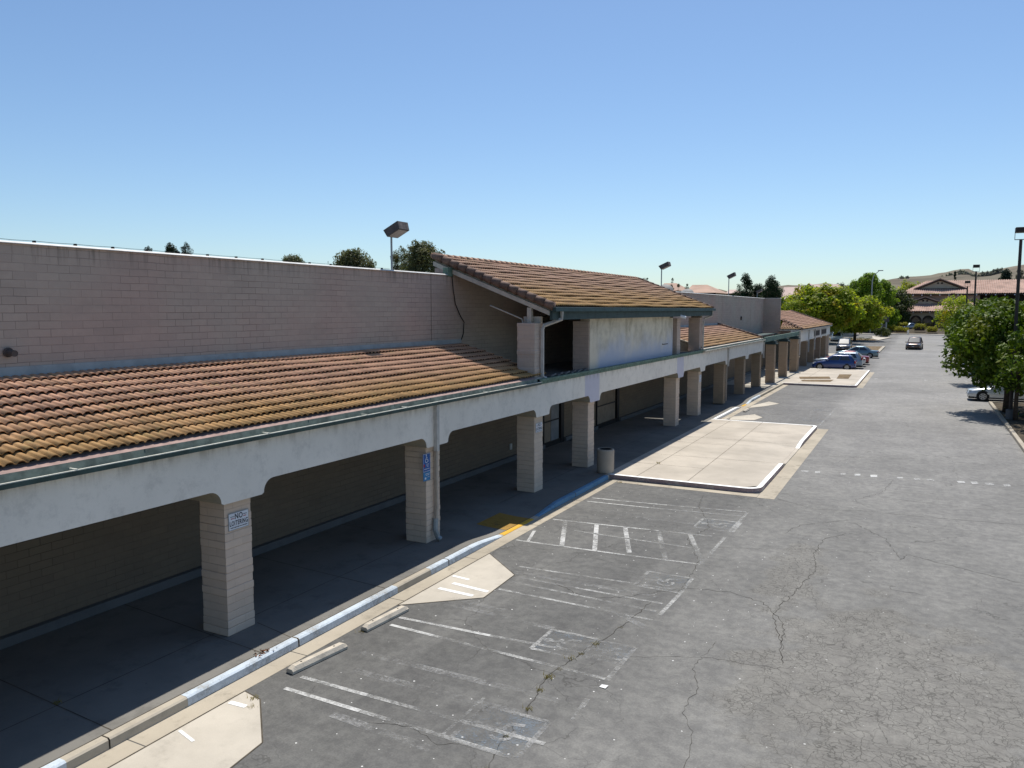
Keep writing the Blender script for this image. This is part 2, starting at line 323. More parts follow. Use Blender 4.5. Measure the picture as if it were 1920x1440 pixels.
BLK = (.34, .275, .235)
mt = dict(
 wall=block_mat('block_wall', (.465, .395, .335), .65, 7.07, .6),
 wall_low=block_mat('block_wall_lower_shaded', (.205, .165, .122), .2),  # same wall, block colour darkened to deepen the arcade's shade
 column=block_mat('block_column', (.66, .54, .43), .25, None, .3),
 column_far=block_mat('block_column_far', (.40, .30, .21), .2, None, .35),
 upcol=block_mat('block_upper_column', (.53, .44, .375), .6, None, .4),
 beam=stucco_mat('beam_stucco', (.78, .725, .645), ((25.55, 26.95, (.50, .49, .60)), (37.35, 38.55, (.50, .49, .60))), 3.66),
 panel=stucco_mat('panel_stucco', (.66, .61, .50), (), None, True),
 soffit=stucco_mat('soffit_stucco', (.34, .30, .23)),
 tile=tile_mat('roof_tile', (.40, .235, .095), (.45, .26, .17), 3.88, 4.5),
 tile_up=tile_mat('roof_tile_upper', (.39, .235, .09), (.43, .27, .19), 6.0, 7.45, .15),
 tile_far=tile_mat('roof_tile_far', (.42, .26, .13), (.48, .285, .20), 4.0, 4.6),
 tile_dark=M('tile_hollow_shade', (.05, .03, .02), .95, .3, 4),  # near-black paints the shade inside the hollow tile ends
 ridge=M('ridge_tile', (.17, .11, .085), .85, .3, 4, .3, 40),
 coping=M('coping_metal', (.60, .59, .56), .5, .12, 3, 0),
 flash=M('flashing', (.36, .39, .40), .6, .12, 3),
 gut_in=M('gutter_trough', (.24, .26, .21), .7, .3, 5, .1, 30),
 gut_lip=M('gutter_lip', (.72, .70, .60), .5, .15, 6),
 gut_out=M('gutter_green', (.035, .075, .078), .55, .25, 4),
 pinkboard=M('eave_board', (.34, .235, .205), .85, .15, 6, .2, 50),
 green=M('green_trim', (.12, .19, .15), .7, .3, 5, .2, 40),
 dkgreen=M('dark_green_trim', (.028, .055, .055), .6, .25, 4),
 cream=M('cream_trim', (.50, .45, .38), .8, .15, 4, .1, 50),
 deck=M('deck_felt', (.14, .142, .14), .9, .3, 3, .3, 30),
 spout=M('downspout_paint', (.52, .49, .45), .6, .12, 5),
 spout_tan=M('downspout_tan', (.40, .34, .28), .6, .12, 5),
 base=concrete_mat('wall_curb', (.15, .15, .15), .3),
 walk=concrete_mat('walkway_shaded', (.20, .19, .17), .5), walk2=concrete_mat('walkway_unshaded', (.46, .42, .35), .3),  # one concrete: first darkened to deepen the arcade's shade, second left undarkened
 slab=concrete_mat('island_concrete', (.50, .445, .37), .22),
 pad=concrete_mat('pad_concrete', (.53, .48, .40), .4), barwhite=worn_paint('apron_white_paint', (.86, .85, .82), .66, .1, 6),
 gutterpan=concrete_mat('gutter_pan', (.44, .385, .30), .75),
 kerb=concrete_mat('kerb_concrete', (.44, .39, .31), .35),
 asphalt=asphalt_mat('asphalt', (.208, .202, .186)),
 street=M('street_asphalt', (.13, .13, .13), .9, .1, .3),
 pave=concrete_mat('pavement_concrete', (.52, .48, .42), .2),
 white=worn_paint('worn_white_paint', (.50, .495, .47), .46, .12),
 white_fresh=worn_paint('white_paint', (.58, .575, .55), .52, .11),
 white_faint=worn_paint('faint_white_paint', (.42, .415, .40), .42, .14, 9),
 blue_faint=worn_paint('faint_blue_paint', (.24, .29, .34), .38, .14, 8),
 kerb_white=worn_paint('kerb_white_paint', (.86, .85, .82), .72, .06, 9),
 kerb_blue=worn_paint('kerb_blue_paint', (.58, .65, .71), .57, .13, 3.5),
 kerb_red=worn_paint('kerb_red_paint', (.16, .07, .07), .6, .1, 9),
 kerb_blue2=worn_paint('kerb_strong_blue_paint', (.15, .30, .45), .60, .12, 4), yellow_shaded=worn_paint('shaded_yellow_paint', (.36, .21, .045), .62, .12, 5),
 yellow=worn_paint('yellow_paint', (.72, .42, .05), .66, .08, 9),
 crack=M('crack_filler', (.055, .05, .042), .95, .3, 4),
 joint=M('joint_dirt', (.09, .075, .055), .95, .4, 3),
 black=M('black_metal', (.012, .012, .013), .5, .2, 5),
 pole=M('bronze_pole', (.03, .024, .022), .5, .2, 5),
 lamp=M('lamp_housing', (.085, .075, .072), .6, .2, 6),
 lampend=M('lamp_housing_end', (.20, .165, .145), .7, .35, 9),
 galv=M('galvanised_steel', (.30, .33, .34), .5, .15, 6, 0, 60, .3),
 lens=M('lamp_lens', (.30, .27, .24), .35, .2, 8),
 boards=M('door_board', (.30, .24, .18), .85, .15, 2),
 greyboard=M('grey_board', (.26, .27, .28), .85, .15, 2),
 signwhite=M('sign_white', (.70, .72, .76), .5, .06, 6),
 signgrey=M('sign_edge', (.34, .36, .38), .5, .06, 6),
 ink=M('sign_ink', (.02, .02, .03), .6, .1, 6),
 redink=M('sign_red_ink', (.35, .03, .03), .6, .1, 6),
 signblue=M('sign_blue', (.015, .10, .34), .5, .1, 6),
 signblue2=M('sign_pale_blue', (.03, .20, .42), .5, .1, 6),
 can=concrete_mat('aggregate_concrete', (.44, .38, .31), .3),
 bark=M('bark', (.07, .05, .035), .95, .3, 6, .6, 20),
 palebark=M('pale_bark', (.32, .28, .23), .95, .3, 3, .4, 10),
 soil=M('bare_soil', (.17, .12, .065), 1, .35, 3, .5, 20),
 dry=M('dry_ground', (.22, .18, .11), 1, .25, .05),
 mulch=M('mulch', (.07, .055, .035), 1, .3, 2),
 hill=hill_mat('dry_hill'),
 stuccofar=M('far_stucco', (.50, .43, .34), .95, .1, .4),
 stuccoside=M('far_stucco_pink', (.46, .35, .30), .95, .1, .4),
 rooffar=M('far_roof_tile', (.46, .31, .245), .9, .2, .5),
 housefar=M('house_roof', (.46, .31, .23), .9, .15, .3),
 housepink=M('house_roof_pale', (.55, .42, .36), .9, .12, .3),
 darkwood=M('dark_timber', (.05, .035, .028), .8, .2, 1),
 glass=glass_mat('window_glass'), carglass=glass_mat('car_glass', (.03, .035, .04), .11),
 tyre=M('tyre_rubber', (.015, .015, .015), .85, .2, 6), rim=M('wheel_rim', (.45, .45, .46), .35, .1, 8, 0, 60, .7),
 chrome=M('chrome', (.6, .6, .6), .2, .05, 5, 0, 60, 1.0), plastic=M('black_plastic', (.02, .02, .02), .6, .1, 8),
 headlight=M('headlight_glass', (.62, .64, .66), .12, .1, 9, 0, 60, .2, .6), taillight=M('taillight_glass', (.30, .015, .015), .2, .1, 9),
 plate=M('licence_plate', (.6, .62, .65), .5, .1, 9), hydrant=M('hydrant_paint', (.6, .6, .58), .5, .1, 9),
 paper=M('paper', (.8, .8, .78), .8, .05, 9), dish=M('dish_grey', (.30, .29, .27), .7, .12, 2),
 leaflitter=M('dead_leaves', (.16, .07, .035), .9, .4, 20), cable=M('cable_black', (.02, .02, .02), .7, .2, 6),
 l_fig=leaf_mat('leaves_maple', (.016, .045, .004), (.135, .20, .010), (.22, .21, .015), .5, .22),
 l_street=leaf_mat('leaves_bright', (.09, .17, .012), (.40, .42, .035), (.46, .24, .04), .6, .5),
 l_tall=leaf_mat('leaves_poplar', (.075, .16, .015), (.27, .36, .035), None, 0, .5),
 l_euc=leaf_mat('leaves_eucalyptus', (.05, .068, .035), (.16, .165, .075), (.18, .13, .06), .4, .35),
 l_dark=leaf_mat('leaves_cypress', (.012, .030, .014), (.040, .072, .026)),
 l_pine=leaf_mat('leaves_pine', (.015, .030, .020), (.045, .065, .035)),
 l_hedge=leaf_mat('leaves_hedge', (.12, .14, .012), (.42, .37, .025)),
 l_bush=leaf_mat('leaves_bush', (.02, .032, .012), (.085, .11, .025), (.15, .13, .03), .4),
 l_oak=leaf_mat('leaves_oak_hazy', (.20, .21, .21), (.28, .285, .275), None, 0, .4),  # distance haze painted in: leaf colour greyed and lightened
 l_weed=leaf_mat('leaves_weed', (.12, .11, .02), (.30, .22, .05)),
)

# ------------------------------------------------------------------ sky, sun
SUN = Vector((-.115, .52, 1.0)).normalized()
w = bpy.data.worlds.new('World'); S.world = w; w.use_nodes = True; wn = w.node_tree
for n in list(wn.nodes): wn.nodes.remove(n)
wo = wn.nodes.new('ShaderNodeOutputWorld'); bg = wn.nodes.new('ShaderNodeBackground'); sk = wn.nodes.new('ShaderNodeTexSky')
sk.sky_type = 'NISHITA'; sk.sun_disc = False; sk.sun_elevation = math.asin(SUN.z); sk.sun_rotation = atan2(SUN.x, SUN.y)
sk.altitude = 100; sk.air_density = 1.0; sk.dust_density = 0.45; sk.ozone_density = 1.5
bg.inputs['Strength'].default_value = .092
tn = wn.nodes.new('ShaderNodeMix'); tn.data_type = 'RGBA'; tn.blend_type = 'MULTIPLY'; tn.inputs[0].default_value = 1.0; tn.inputs[7].default_value = (.82, .94, 1.05, 1)
wn.links.new(sk.outputs[0], tn.inputs[6]); wn.links.new(tn.outputs[2], bg.inputs[0]); wn.links.new(bg.outputs[0], wo.inputs[0])
sl = bpy.data.lights.new('sun', 'SUN'); sl.energy = 4.3; sl.angle = radians(.5); sl.color = (1.0, .955, .88)
so = bpy.data.objects.new('sun', sl); COL.objects.link(so); so.rotation_euler = SUN.to_track_quat('Z', 'Y').to_euler(); so.location = (0, 0, 60)
S.view_settings.view_transform = 'Standard'; S.view_settings.look = 'None'; S.view_settings.gamma = 1.0; S.view_settings.exposure = 0.35

# ------------------------------------------------------------------ ground
def sheet(name, pts, z, mat):
    b = MB(); b.poly([(p[0], p[1], z) for p in pts]); return structure(b.build(name, mat))
R_ = 4500
sheet('ground', [(-R_, -R_), (R_, -R_), (R_, R_), (-R_, R_)], -.03, mt['dry'])
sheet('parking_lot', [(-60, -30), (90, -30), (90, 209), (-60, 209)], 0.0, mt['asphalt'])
KX = -9.46
def smooth(a, b, x):
    t = max(0, min(1, (x - a) / (b - a))); return t * t * (3 - 2 * t)
def kh(y):                               # kerb height along the walk: drops at the two ramps
    h = .15
    for c, hw, sl_ in ((18.7, .75, 1.9), (49.3, .7, 1.9)):
        h = min(h, .018 + .132 * smooth(hw, hw + sl_, abs(y - c)))
    return h
def walkz(x, y): return .15 - (.15 - kh(y)) * smooth(-11.8, -9.75, x)
# walkway with the ramp dips
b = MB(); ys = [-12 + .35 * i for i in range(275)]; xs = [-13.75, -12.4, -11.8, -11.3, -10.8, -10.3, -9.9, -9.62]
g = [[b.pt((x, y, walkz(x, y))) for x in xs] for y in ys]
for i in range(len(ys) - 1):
    b.mi = 1 if ys[i] > 60.8 else 0  # arcade shade painted in by the darker concrete, up to the trellis
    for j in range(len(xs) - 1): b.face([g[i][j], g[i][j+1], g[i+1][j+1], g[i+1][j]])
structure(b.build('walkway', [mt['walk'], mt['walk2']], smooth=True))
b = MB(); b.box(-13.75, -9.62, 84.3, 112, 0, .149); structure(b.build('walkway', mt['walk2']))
# kerb, painted in worn lengths
b = MB(); segs = []
def kerb_run(y0, y1, mi=0, lift=0.0):
    b.mi = mi; n = max(1, int((y1 - y0) / .3)); prev = None
    for i in range(n + 1):
        y = y0 + (y1 - y0) * i / n; h = kh(y) + lift
        r = [b.pt(p) for p in ((-9.60 + (0 if lift == 0 else .008), y, h), (-9.482, y, h), (-9.453 + lift, y, h - .022), (-9.449 + lift, y, .006 if lift == 0 else .012))]
        if prev:
            for k in range(3): b.face([prev[k], r[k], r[k+1], prev[k+1]])
        prev = r
seams = [-12, 6.35, 9.97, 12.2, 14.9, 19.4, 22.4, 25.45]
for a, e in zip(seams, seams[1:]): kerb_run(a + .012, e - .012)
for a, e in ((41.35, 45.4), (45.4, 52.5), (52.5, 58.5), (58.5, 64.5)): kerb_run(a + .012, e - .012)
b.mi = 0
for y0, y1 in ((-12, 25.45), (41.35, 64.5)):  # backing under the seams
    n = int((y1 - y0) / .3)
    for i in range(n):
        ya = y0 + (y1 - y0) * i / n; yb = y0 + (y1 - y0) * (i + 1) / n
        b.mi = 5; b.poly([(-9.62, ya, kh(ya) - .004), (-9.49, ya, kh(ya) - .004), (-9.49, yb, kh(yb) - .004), (-9.62, yb, kh(yb) - .004)])
        b.poly([(-9.49, ya, kh(ya) - .004), (-9.456, ya, 0), (-9.456, yb, 0), (-9.49, yb, kh(yb) - .004)])
for a, e in ((4.4, 5.75), (7.62, 9.95), (9.99, 12.9), (14.15, 14.88), (14.92, 17.5)): kerb_run(a, e, 1, .003)
for a, e in ((19.7, 22.38), (22.42, 25.3)): kerb_run(a, e, 2, .003)
kerb_run(41.4, 47.6, 3, .003); kerb_run(17.6, 19.4, 4, .004); kerb_run(48.7, 49.8, 4, .004); kerb_run(50.2, 54.5, 1, .003)
structure(b.build('kerb', [mt['kerb'], mt['kerb_blue'], mt['kerb_blue2'], mt['kerb_white'], mt['yellow'], mt['joint']]))
# gutter pan
b = MB()
for y0, y1 in ((-12, 6.6), (6.62, 9.75), (9.77, 12.6), (12.62, 15.6), (15.62, 18.9), (18.92, 22), (22.02, 25.3), (41.4, 46), (46.02, 52), (52.02, 58), (58.02, 64.6)):
    b.poly([(-9.45, y0, .004), (-9.08, y0, .004), (-9.08, y1, .004), (-9.45, y1, .004)])
structure(b.build('gutter_pan', mt['gutterpan']))
# yellow ramp surface
b = MB(); n = 6
for i in range(n):
    for j in range(n):
        q = []
        for di, dj in ((0, 0), (1, 0), (1, 1), (0, 1)):
            x = -10.55 + .93 * (i + di) / n; y = 18.05 + 1.35 * (j + dj) / n; q.append((x, y, walkz(x, y) + .006))
        b.poly(q)
structure(b.build('ramp_marking', mt['yellow_shaded']))  # ramp yellow darkened to paint in the shade over it; the wear is real

# ---- raised islands
def island(y0, y1, xl, xr, rr=.55, gaps=(), joints=True):
    def outline(inset):
        pts = [(xl, y0 + inset)]; x1 = xr - inset; r = rr - inset
        for k in range(7):
            a = -pi/2 + (pi/2) * k / 6; pts.append((x1 - r + r * cos(a), y0 + inset + r + r * sin(a)))
        for k in range(7):
            a = (pi/2) * k / 6; pts.append((x1 - r * .5 + r * .5 * cos(a), y1 - inset - r * .5 + r * .5 * sin(a)))
        pts.append((xl, y1 - inset)); return pts
    def hz(y):
        h = .15
        for c, hw in gaps: h = min(h, .03 + .12 * smooth(hw, hw + .7, abs(y - c)))
        return h
    b = MB(); top = outline(.16)
    def slabz(x, y): return .15 - (.15 - hz(y)) * smooth(xr - 1.5, xr - .16, x)
    nx, ny = 10, 40
    x1 = xr - .16; grid = []
    for j in range(ny + 1):
        y = y0 + .16 + (y1 - y0 - .32) * j / ny; row = []
        for i in range(nx + 1):
            x = xl + (x1 - xl) * (i / nx); r = rr - .16
            if y < y0 + .16 + r: x = min(x, x1 - r + sqrt(max(0, r * r - (y0 + .16 + r - y) ** 2)))
            if y > y1 - .16 - r * .5: x = min(x, x1 - r * .5 + sqrt(max(0, (r * .5) ** 2 - (y - (y1 - .16 - r * .5)) ** 2)))
            row.append(b.pt((x, y, slabz(x, y))))
        grid.append(row)
    for j in range(ny):
        for i in range(nx): b.face([grid[j][i], grid[j][i+1], grid[j+1][i+1], grid[j+1][i]])
    structure(b.build('island_pavement', mt['slab']))
    k = MB(); po = outline(0); pi_ = outline(.155)
    # resample along straight sides so the dropped lengths show
    def dens(a, b_):
        A, B = [], []
        for q in range(len(a) - 1):
            n = 24 if abs(a[q+1][1] - a[q][1]) > 3 else (8 if abs(a[q+1][0] - a[q][0]) > 2 else 1)
            for s_ in range(n):
                t = s_ / n
                A.append(tuple(a[q][i] * (1-t) + a[q+1][i] * t for i in (0, 1))); B.append(tuple(b_[q][i] * (1-t) + b_[q+1][i] * t for i in (0, 1)))
        A.append(a[-1]); B.append(b_[-1]); return A, B
    A, B = dens(po, pi_)
    prev = None
    for (ox, oy), (ix, iy) in zip(A, B):
        h = hz(oy) if ox > xr - .6 else .15
        r = [k.pt((ix, iy, h + .002)), k.pt((ox, oy, h + .002)), k.pt((ox, oy, 0))]
        if prev:
            low = h < .08
            k.mi = 0 if low else 1; k.face([prev[0], r[0], r[1], prev[1]])
            k.mi = 0 if low else 2; k.face([prev[1], r[1], r[2], prev[2]])
        prev = r
    structure(k.build('island_kerb', [mt['slab'], mt['kerbtop'], mt['kerbface']]))
def kerbtop_mat(name, col, under, keep):
    m, nt, b, out = newmat(name); N = NT(nt)
    f = N.ramp(N.math('ADD', N.math('MULTIPLY', N.noise(9, 5, .7), .6), N.math('MULTIPLY', N.noise(1.2, 3), .4)), 1 - keep - .06, 1 - keep + .06)
    N.L(N.mix(f, under, col), b.inputs['Base Color']); b.inputs['Roughness'].default_value = .8; return m
mt['kerbtop'] = kerbtop_mat('island_kerb_white', (.88, .87, .84), (.5, .46, .38), .68)
mt['kerbface'] = kerbtop_mat('island_kerb_face', (.30, .22, .22), (.42, .38, .34), .55)
island(25.5, 41.3, -9.62, -4.36, .5, ((33.0, 2.0),))
island(64.6, 82.3, -9.62, -4.15, .5, ())
b = MB()                                   # concrete apron round the islands
b.poly([(-4.36, 25.0, .004), (-3.83, 25.0, .004), (-3.83, 41.2, .004), (-4.36, 41.2, .004)])
b.poly([(-9.05, 25.05, .004), (-4.37, 25.05, .004), (-4.37, 25.5, .004), (-9.05, 25.3, .004)])
b.poly([(-4.15, 64.5, .004), (-3.7, 64.5, .004), (-3.7, 81.5, .004), (-4.15, 81.5, .004)])
structure(b.build('island_apron', mt['gutterpan']))
# planting squares of bare soil in the far island
for q in (((-9.15, 71.2), (-6.85, 72.6), (-6.5, 70.1), (-8.8, 68.9)), ((-8.6, 68.0), (-6.2, 69.4), (-6.25, 67.2), (-8.3, 66.6)), ((-6.3, 75.6), (-5.3, 76.0), (-5.2, 70.9), (-6.1, 70.6))):
    sheet('planting_soil', q, .156, mt['soil'])
APR = []
# concrete aprons set into the asphalt at the stalls
for q in (((-9.06, 5.5), (-7.6, 6.3), (-7.74, 7.42), (-8.66, 8.28), (-9.06, 8.36)),
          ((-9.06, 12.36), (-7.73, 13.52), (-7.81, 15.05), (-9.06, 16.13)),
          ((-9.06, 42.35), (-7.72, 42.9), (-7.5, 44.2), (-8.15, 45.35), (-9.06, 43.8)),
          ((-9.06, 48.0), (-8.2, 49.7), (-7.7, 51.3), (-8.5, 52.2), (-9.06, 49.6))):
    sheet('concrete_apron', q, .005, mt['pad']); APR.append(q)

# ---- painted lines, joints, cracks
def strips(name, lines, wd, z, mat):
    b = MB()
    for l in lines:
        (x0, y0), (x1, y1) = l[:2]; ww = l[2] if len(l) > 2 else wd
        d = Vector((x1 - x0, y1 - y0)); nrm = Vector((-d.y, d.x)).normalized() * ww / 2
        b.poly([(x0 + nrm.x, y0 + nrm.y, z), (x0 - nrm.x, y0 - nrm.y, z), (x1 - nrm.x, y1 - nrm.y, z), (x1 + nrm.x, y1 + nrm.y, z)])
    return structure(b.build(name, mat))
strips('parking_lines', [((-8.58, 8.72), (-7.1, 8.71)), ((-8.62, 9.13), (-7.3, 9.14)), ((-8.6, 11.5), (-7.6, 11.46)), ((-8.66, 11.87), (-6.7, 11.94)),
   ((-8.95, 22.55), (-6.6, 22.75)), ((-8.93, 22.07), (-7.0, 22.2)), ((-9.0, 17.42), (-6.1, 17.55)), ((-9.0, 19.68), (-6.0, 19.95)),
   ((-8.68, 17.47), (-8.95, 18.4)), ((-7.73, 17.46), (-8.61, 19.68), .12), ((-6.89, 17.56), (-7.71, 19.79), .12), ((-6.06, 17.75), (-6.92, 19.89), .12)], .085, .006, mt['white_fresh'])
strips('parking_lines', [((-7.1, 8.71), (-4.75, 8.7)), ((-7.3, 9.14), (-4.3, 9.18)), ((-7.6, 11.46), (-4.2, 11.33)), ((-6.7, 11.94), (-4.2, 12.1)),
   ((-8.0, 15.6), (-4.43, 15.8)), ((-7.6, 14.95), (-4.37, 14.9)), ((-7.65, 14.62), (-4.36, 14.45)), ((-7.7, 14.1), (-4.3, 14.0)),
   ((-6.6, 22.75), (-4.3, 23.05)), ((-7.0, 22.2), (-4.33, 22.5)), ((-6.1, 17.55), (-4.3, 17.7)), ((-6.0, 19.95), (-4.6, 20.1)),
   ((-5.15, 17.71), (-5.99, 19.92), .12), ((-4.26, 17.74), (-5.2, 20.1), .12), ((-4.25, 14.3), (-4.2, 15.9)), ((-4.3, 17.9), (-4.28, 20.2)), ((-4.3, 20.7), (-4.25, 23.0)),
   ((-8.0, 18.9), (-4.6, 18.85)), ((-4.2, 11.3), (-4.2, 12.2)), ((-4.2, 9.9), (-4.25, 10.6)), ((-5.66, 8.72), (-5.66, 9.9), .05),
   ((-9.0, 46.6), (-4.4, 46.9)), ((-9.0, 55.2), (-4.3, 55.5)), ((-9.0, 58.2), (-4.2, 58.5)), ((-7.8, 52.6), (-4.3, 52.9)), ((-9.0, 61.0), (-4.3, 61.2)), ((-4.4, 42.5), (-4.3, 50.5)),
   ((-9.3, 84.8), (-4.6, 85.1)), ((-9.3, 88.2), (-4.6, 88.4)), ((-9.3, 91.2), (-4.6, 91.4)), ((-9.3, 94.2), (-4.6, 94.5))], .085, .006, mt['white'])
strips('parking_lines', [((-8.4, 10.3), (-4.6, 10.35)), ((-8.2, 12.9), (-5.8, 12.75)), ((-7.4, 8.45), (-5.6, 8.35)), ((-5.3, 14.2), (-4.3, 13.6)), ((-7.9, 15.2), (-4.6, 15.25)), ((-7.5, 21.0), (-5.2, 21.0)),
   ((-8.3, 13.2), (-7.0, 13.1)), ((-8.0, 9.7), (-5.0, 9.75)), ((-8.6, 44.9), (-4.6, 45.1)), ((-8.3, 50.2), (-4.9, 50.4)), ((-7.0, 43.2), (-4.5, 43.3))], .16, .0055, mt['white_faint'])
# concrete-apron hatch bars
strips('apron_lines', [((-8.75, 13.95), (-7.82, 13.85), .11), ((-8.85, 13.55), (-7.98, 13.5), .11), ((-9.0, 14.35), (-8.55, 14.3), .09), ((-9.0, 8.0), (-8.68, 8.02), .09), ((-9.0, 7.1), (-8.6, 7.0), .05)], .1, .009, mt['barwhite'])
# flattened accessible-stall symbols, nearly worn away
def symbol(cx, cy, s, blue, outline):
    q = [(cx - s, cy - s), (cx + s, cy - s), (cx + s, cy + s), (cx - s, cy + s)]
    sheet('stall_symbol', q, .0045, blue)
    b = MB(); wln = .08
    def seg(p0, p1, ww):
        d = Vector((p1[0] - p0[0], p1[1] - p0[1])); nrm = Vector((-d.y, d.x)).normalized() * ww / 2
        b.poly([(p0[0] + nrm.x, p0[1] + nrm.y, .0075), (p0[0] - nrm.x, p0[1] - nrm.y, .0075), (p1[0] - nrm.x, p1[1] - nrm.y, .0075), (p1[0] + nrm.x, p1[1] + nrm.y, .0075)])
    for k in range(4): seg(q[k], q[(k+1) % 4], wln)
    pts = [(cx + .05 + .3 * s * 1.1 * cos(a), cy - .05 + .3 * s * 1.1 * sin(a)) for a in [radians(40 - 20 * k) for k in range(14)]]
    for p0, p1 in zip(pts, pts[1:]): seg(p0, p1, .07)
    for p0, p1 in (((-.55, 0), (.05, .05)), ((-.25, 0), (-.22, .35)), ((.05, .05), (.1, .42)), ((.1, .42), (.5, .5))):
        seg((cx + p0[0] * s, cy + p0[1] * s), (cx + p1[0] * s, cy + p1[1] * s), .08)
    b.poly([(cx - .72 * s + .09 * cos(a), cy + .09 * sin(a), .0075) for a in [2*pi*k/10 for k in range(10)]])
    structure(b.build('stall_symbol_lines', outline))
symbol(-4.72, 16.15, .5, mt['blue_faint'], mt['white']); symbol(-4.72, 21.25, .52, mt['blue_faint'], mt['white'])
symbol(-5.35, 12.25, .45, mt['blue_faint'], mt['white']); symbol(-4.55, 12.3, .36, mt['blue_faint'], mt['white_faint']); symbol(-5.0, 9.2, .52, mt['blue_faint'], mt['white_faint'])
symbol(-4.9, 44.3, .5, mt['blue_faint'], mt['white_faint']); symbol(-4.9, 49.0, .5, mt['blue_faint'], mt['white_faint'])
# patchy stop bars across the aisle
b = MB()
for y0, n, x0, step in ((30.0, 26, -3.6, .45), (73.9, 14, -4.0, .75)):
    for k in range(n):
        if random.random() < .15: continue
        x = x0 + k * step + random.uniform(-.08, .08); yy = y0 + (x + 3.6) * .12; l = random.uniform(.14, .3); q = random.uniform(.14, .27)
        b.poly([(x, yy - q, .006), (x + l, yy - q * .6, .006), (x + l * .9, yy + q, .006), (x - .04, yy + q * .5, .006)])
structure(b.build('worn_stop_bar', mt['white_fresh']))
# joints in the paving
J = [((-13.6, 6.7), (-9.62, 6.5)), ((-13.6, 9.6), (-9.62, 9.25)), ((-10.62, 10.15), (-9.62, 9.95)), ((-13.6, 13.0), (-9.62, 12.7)), ((-13.6, 16.1), (-11.9, 16.0)), ((-13.6, 22.6), (-9.7, 22.4)), ((-10.95, -5), (-10.92, 17)),
     ((-8.53, 25.6), (-8.6, 41.2)), ((-6.75, 25.6), (-7.0, 41.2)), ((-9.6, 30.05), (-4.6, 30.35)), ((-9.6, 34.95), (-4.6, 35.0)), ((-9.6, 33.4), (-7.0, 33.4)), ((-9.6, 28.0), (-6.8, 28.05)), ((-7.0, 37.8), (-4.6, 37.9)),
     ((-13.6, 26.3), (-9.6, 26.2)), ((-13.6, 30.4), (-9.6, 30.1)), ((-13.6, 35.2), (-9.6, 35.0)), ((-13.6, 42.5), (-9.7, 42.5)), ((-13.6, 52.5), (-9.7, 52.5)), ((-8.4, 64.9), (-8.4, 82)), ((-10.95, 20), (-10.95, 62))]
strips('pavement_joints', J, .016, .1535, mt['joint'])
strips('apron_joint', [(q[i], q[(i + 1) % len(q)]) for q in APR for i in range(len(q))], .022, .0062, mt['joint'])
def crackline(pts, wd):
    out = []; pts = [Vector(p) for p in pts]
    for a, e in zip(pts, pts[1:]):
        n = max(2, int((e - a).length / .09)); d = (e - a).normalized(); nr = Vector((-d.y, d.x))
        for k in range(n): out.append(a.lerp(e, k / n) + nr * random.uniform(-.035, .035))
    out.append(pts[-1]); return out, wd
b = MB()
CR = [([(-4.68, 7.2), (-4.68, 8.35), (-4.86, 8.82), (-4.88, 9.75), (-5.1, 10.85), (-4.99, 11.9), (-4.82, 12.72), (-4.67, 13.75), (-4.6, 14.97)], .028),
      ([(-4.26, 15.6), (-4.26, 16.44), (-4.43, 18.01), (-5.11, 19.6), (-4.86, 20.86), (-5.12, 21.64), (-5.7, 23.03), (-5.9, 24.4)], .024),
      ([(-6.8, 15.0), (-5.8, 14.5), (-5.2, 14.9), (-4.2, 16.0), (-3.3, 16.22), (-2.59, 15.91), (-2.04, 14.98), (-1.9, 13.75)], .022),
      ([(-3.8, 25.15), (-2.52, 24.33), (-1.25, 24.79), (.42, 24.86), (3, 25.2)], .022), ([(-2.98, 21.27), (-2.71, 22.28), (-1.58, 23.49)], .022),
      ([(-1.43, 23.26), (-.57, 21.98), (-.17, 20.23), (-.06, 20.75), (.39, 20.53), (1.65, 19.92), (2.22, 19.65), (4, 19.3)], .024),
      ([(-4.3, 19.2), (-3.2, 19.6), (-1.9, 20.3), (-.4, 20.6)], .016),
      ([(-1.5, 22.0), (-1.98, 21.24), (-2.07, 19.7), (-1.87, 18.49), (-2.05, 17.23), (-2.31, 15.43), (-2.05, 14.43), (-1.8, 13.2)], .026),
      ([(-2.4, 7.5), (-2.45, 9.52), (-2.56, 10.33), (-2.88, 10.97), (-2.84, 11.74), (-3.1, 12.43), (-3.0, 13.6)], .014),
      ([(-6.9, 8.45), (-6.2, 8.7), (-5.6, 8.5), (-5.0, 8.9)], .012), ([(-8.9, 8.3), (-8.7, 8.28), (-7.78, 7.44)], .014), ([(-4.2, 12.3), (-2.9, 12.9), (-1.8, 13.0)], .012),
      ([(-3.4, 33.5), (-2, 33.8), (0, 34.6), (2.4, 34.5)], .024), ([(-3.5, 38), (-1.5, 38.6), (1, 38.3)], .02), ([(-.6, 29.9), (-.9, 27.5), (-1.6, 26.1), (-1.1, 25.2)], .02), ([(-.9, 26.9), (1.5, 26.6), (3.5, 27)], .018)]
for pts, wd in CR:
    p, wd = crackline(pts, wd); prev = None
    for i, q in enumerate(p):
        d = (p[min(i+1, len(p)-1)] - p[max(i-1, 0)]).normalized(); nr = Vector((-d.y, d.x)) * wd * random.uniform(.10, .36) * (.4 if i in (0, len(p)-1) else 1)
        r = [b.pt((q.x + nr.x, q.y + nr.y, .003)), b.pt((q.x - nr.x, q.y - nr.y, .003))]
        if prev: b.face([prev[0], prev[1], r[1], r[0]])
        prev = r
structure(b.build('asphalt_cracks', mt['crack']))

# ------------------------------------------------------------------ the shopping centre
BLD = thing('shopping_centre', 'long single-storey shopping centre with block columns, white arcade beam and red tile roofs', 'building', (-12, 30, .15))
def part(name, b, mat, parent=BLD, **k): return b.build(name, mat, parent, world=True, **k)
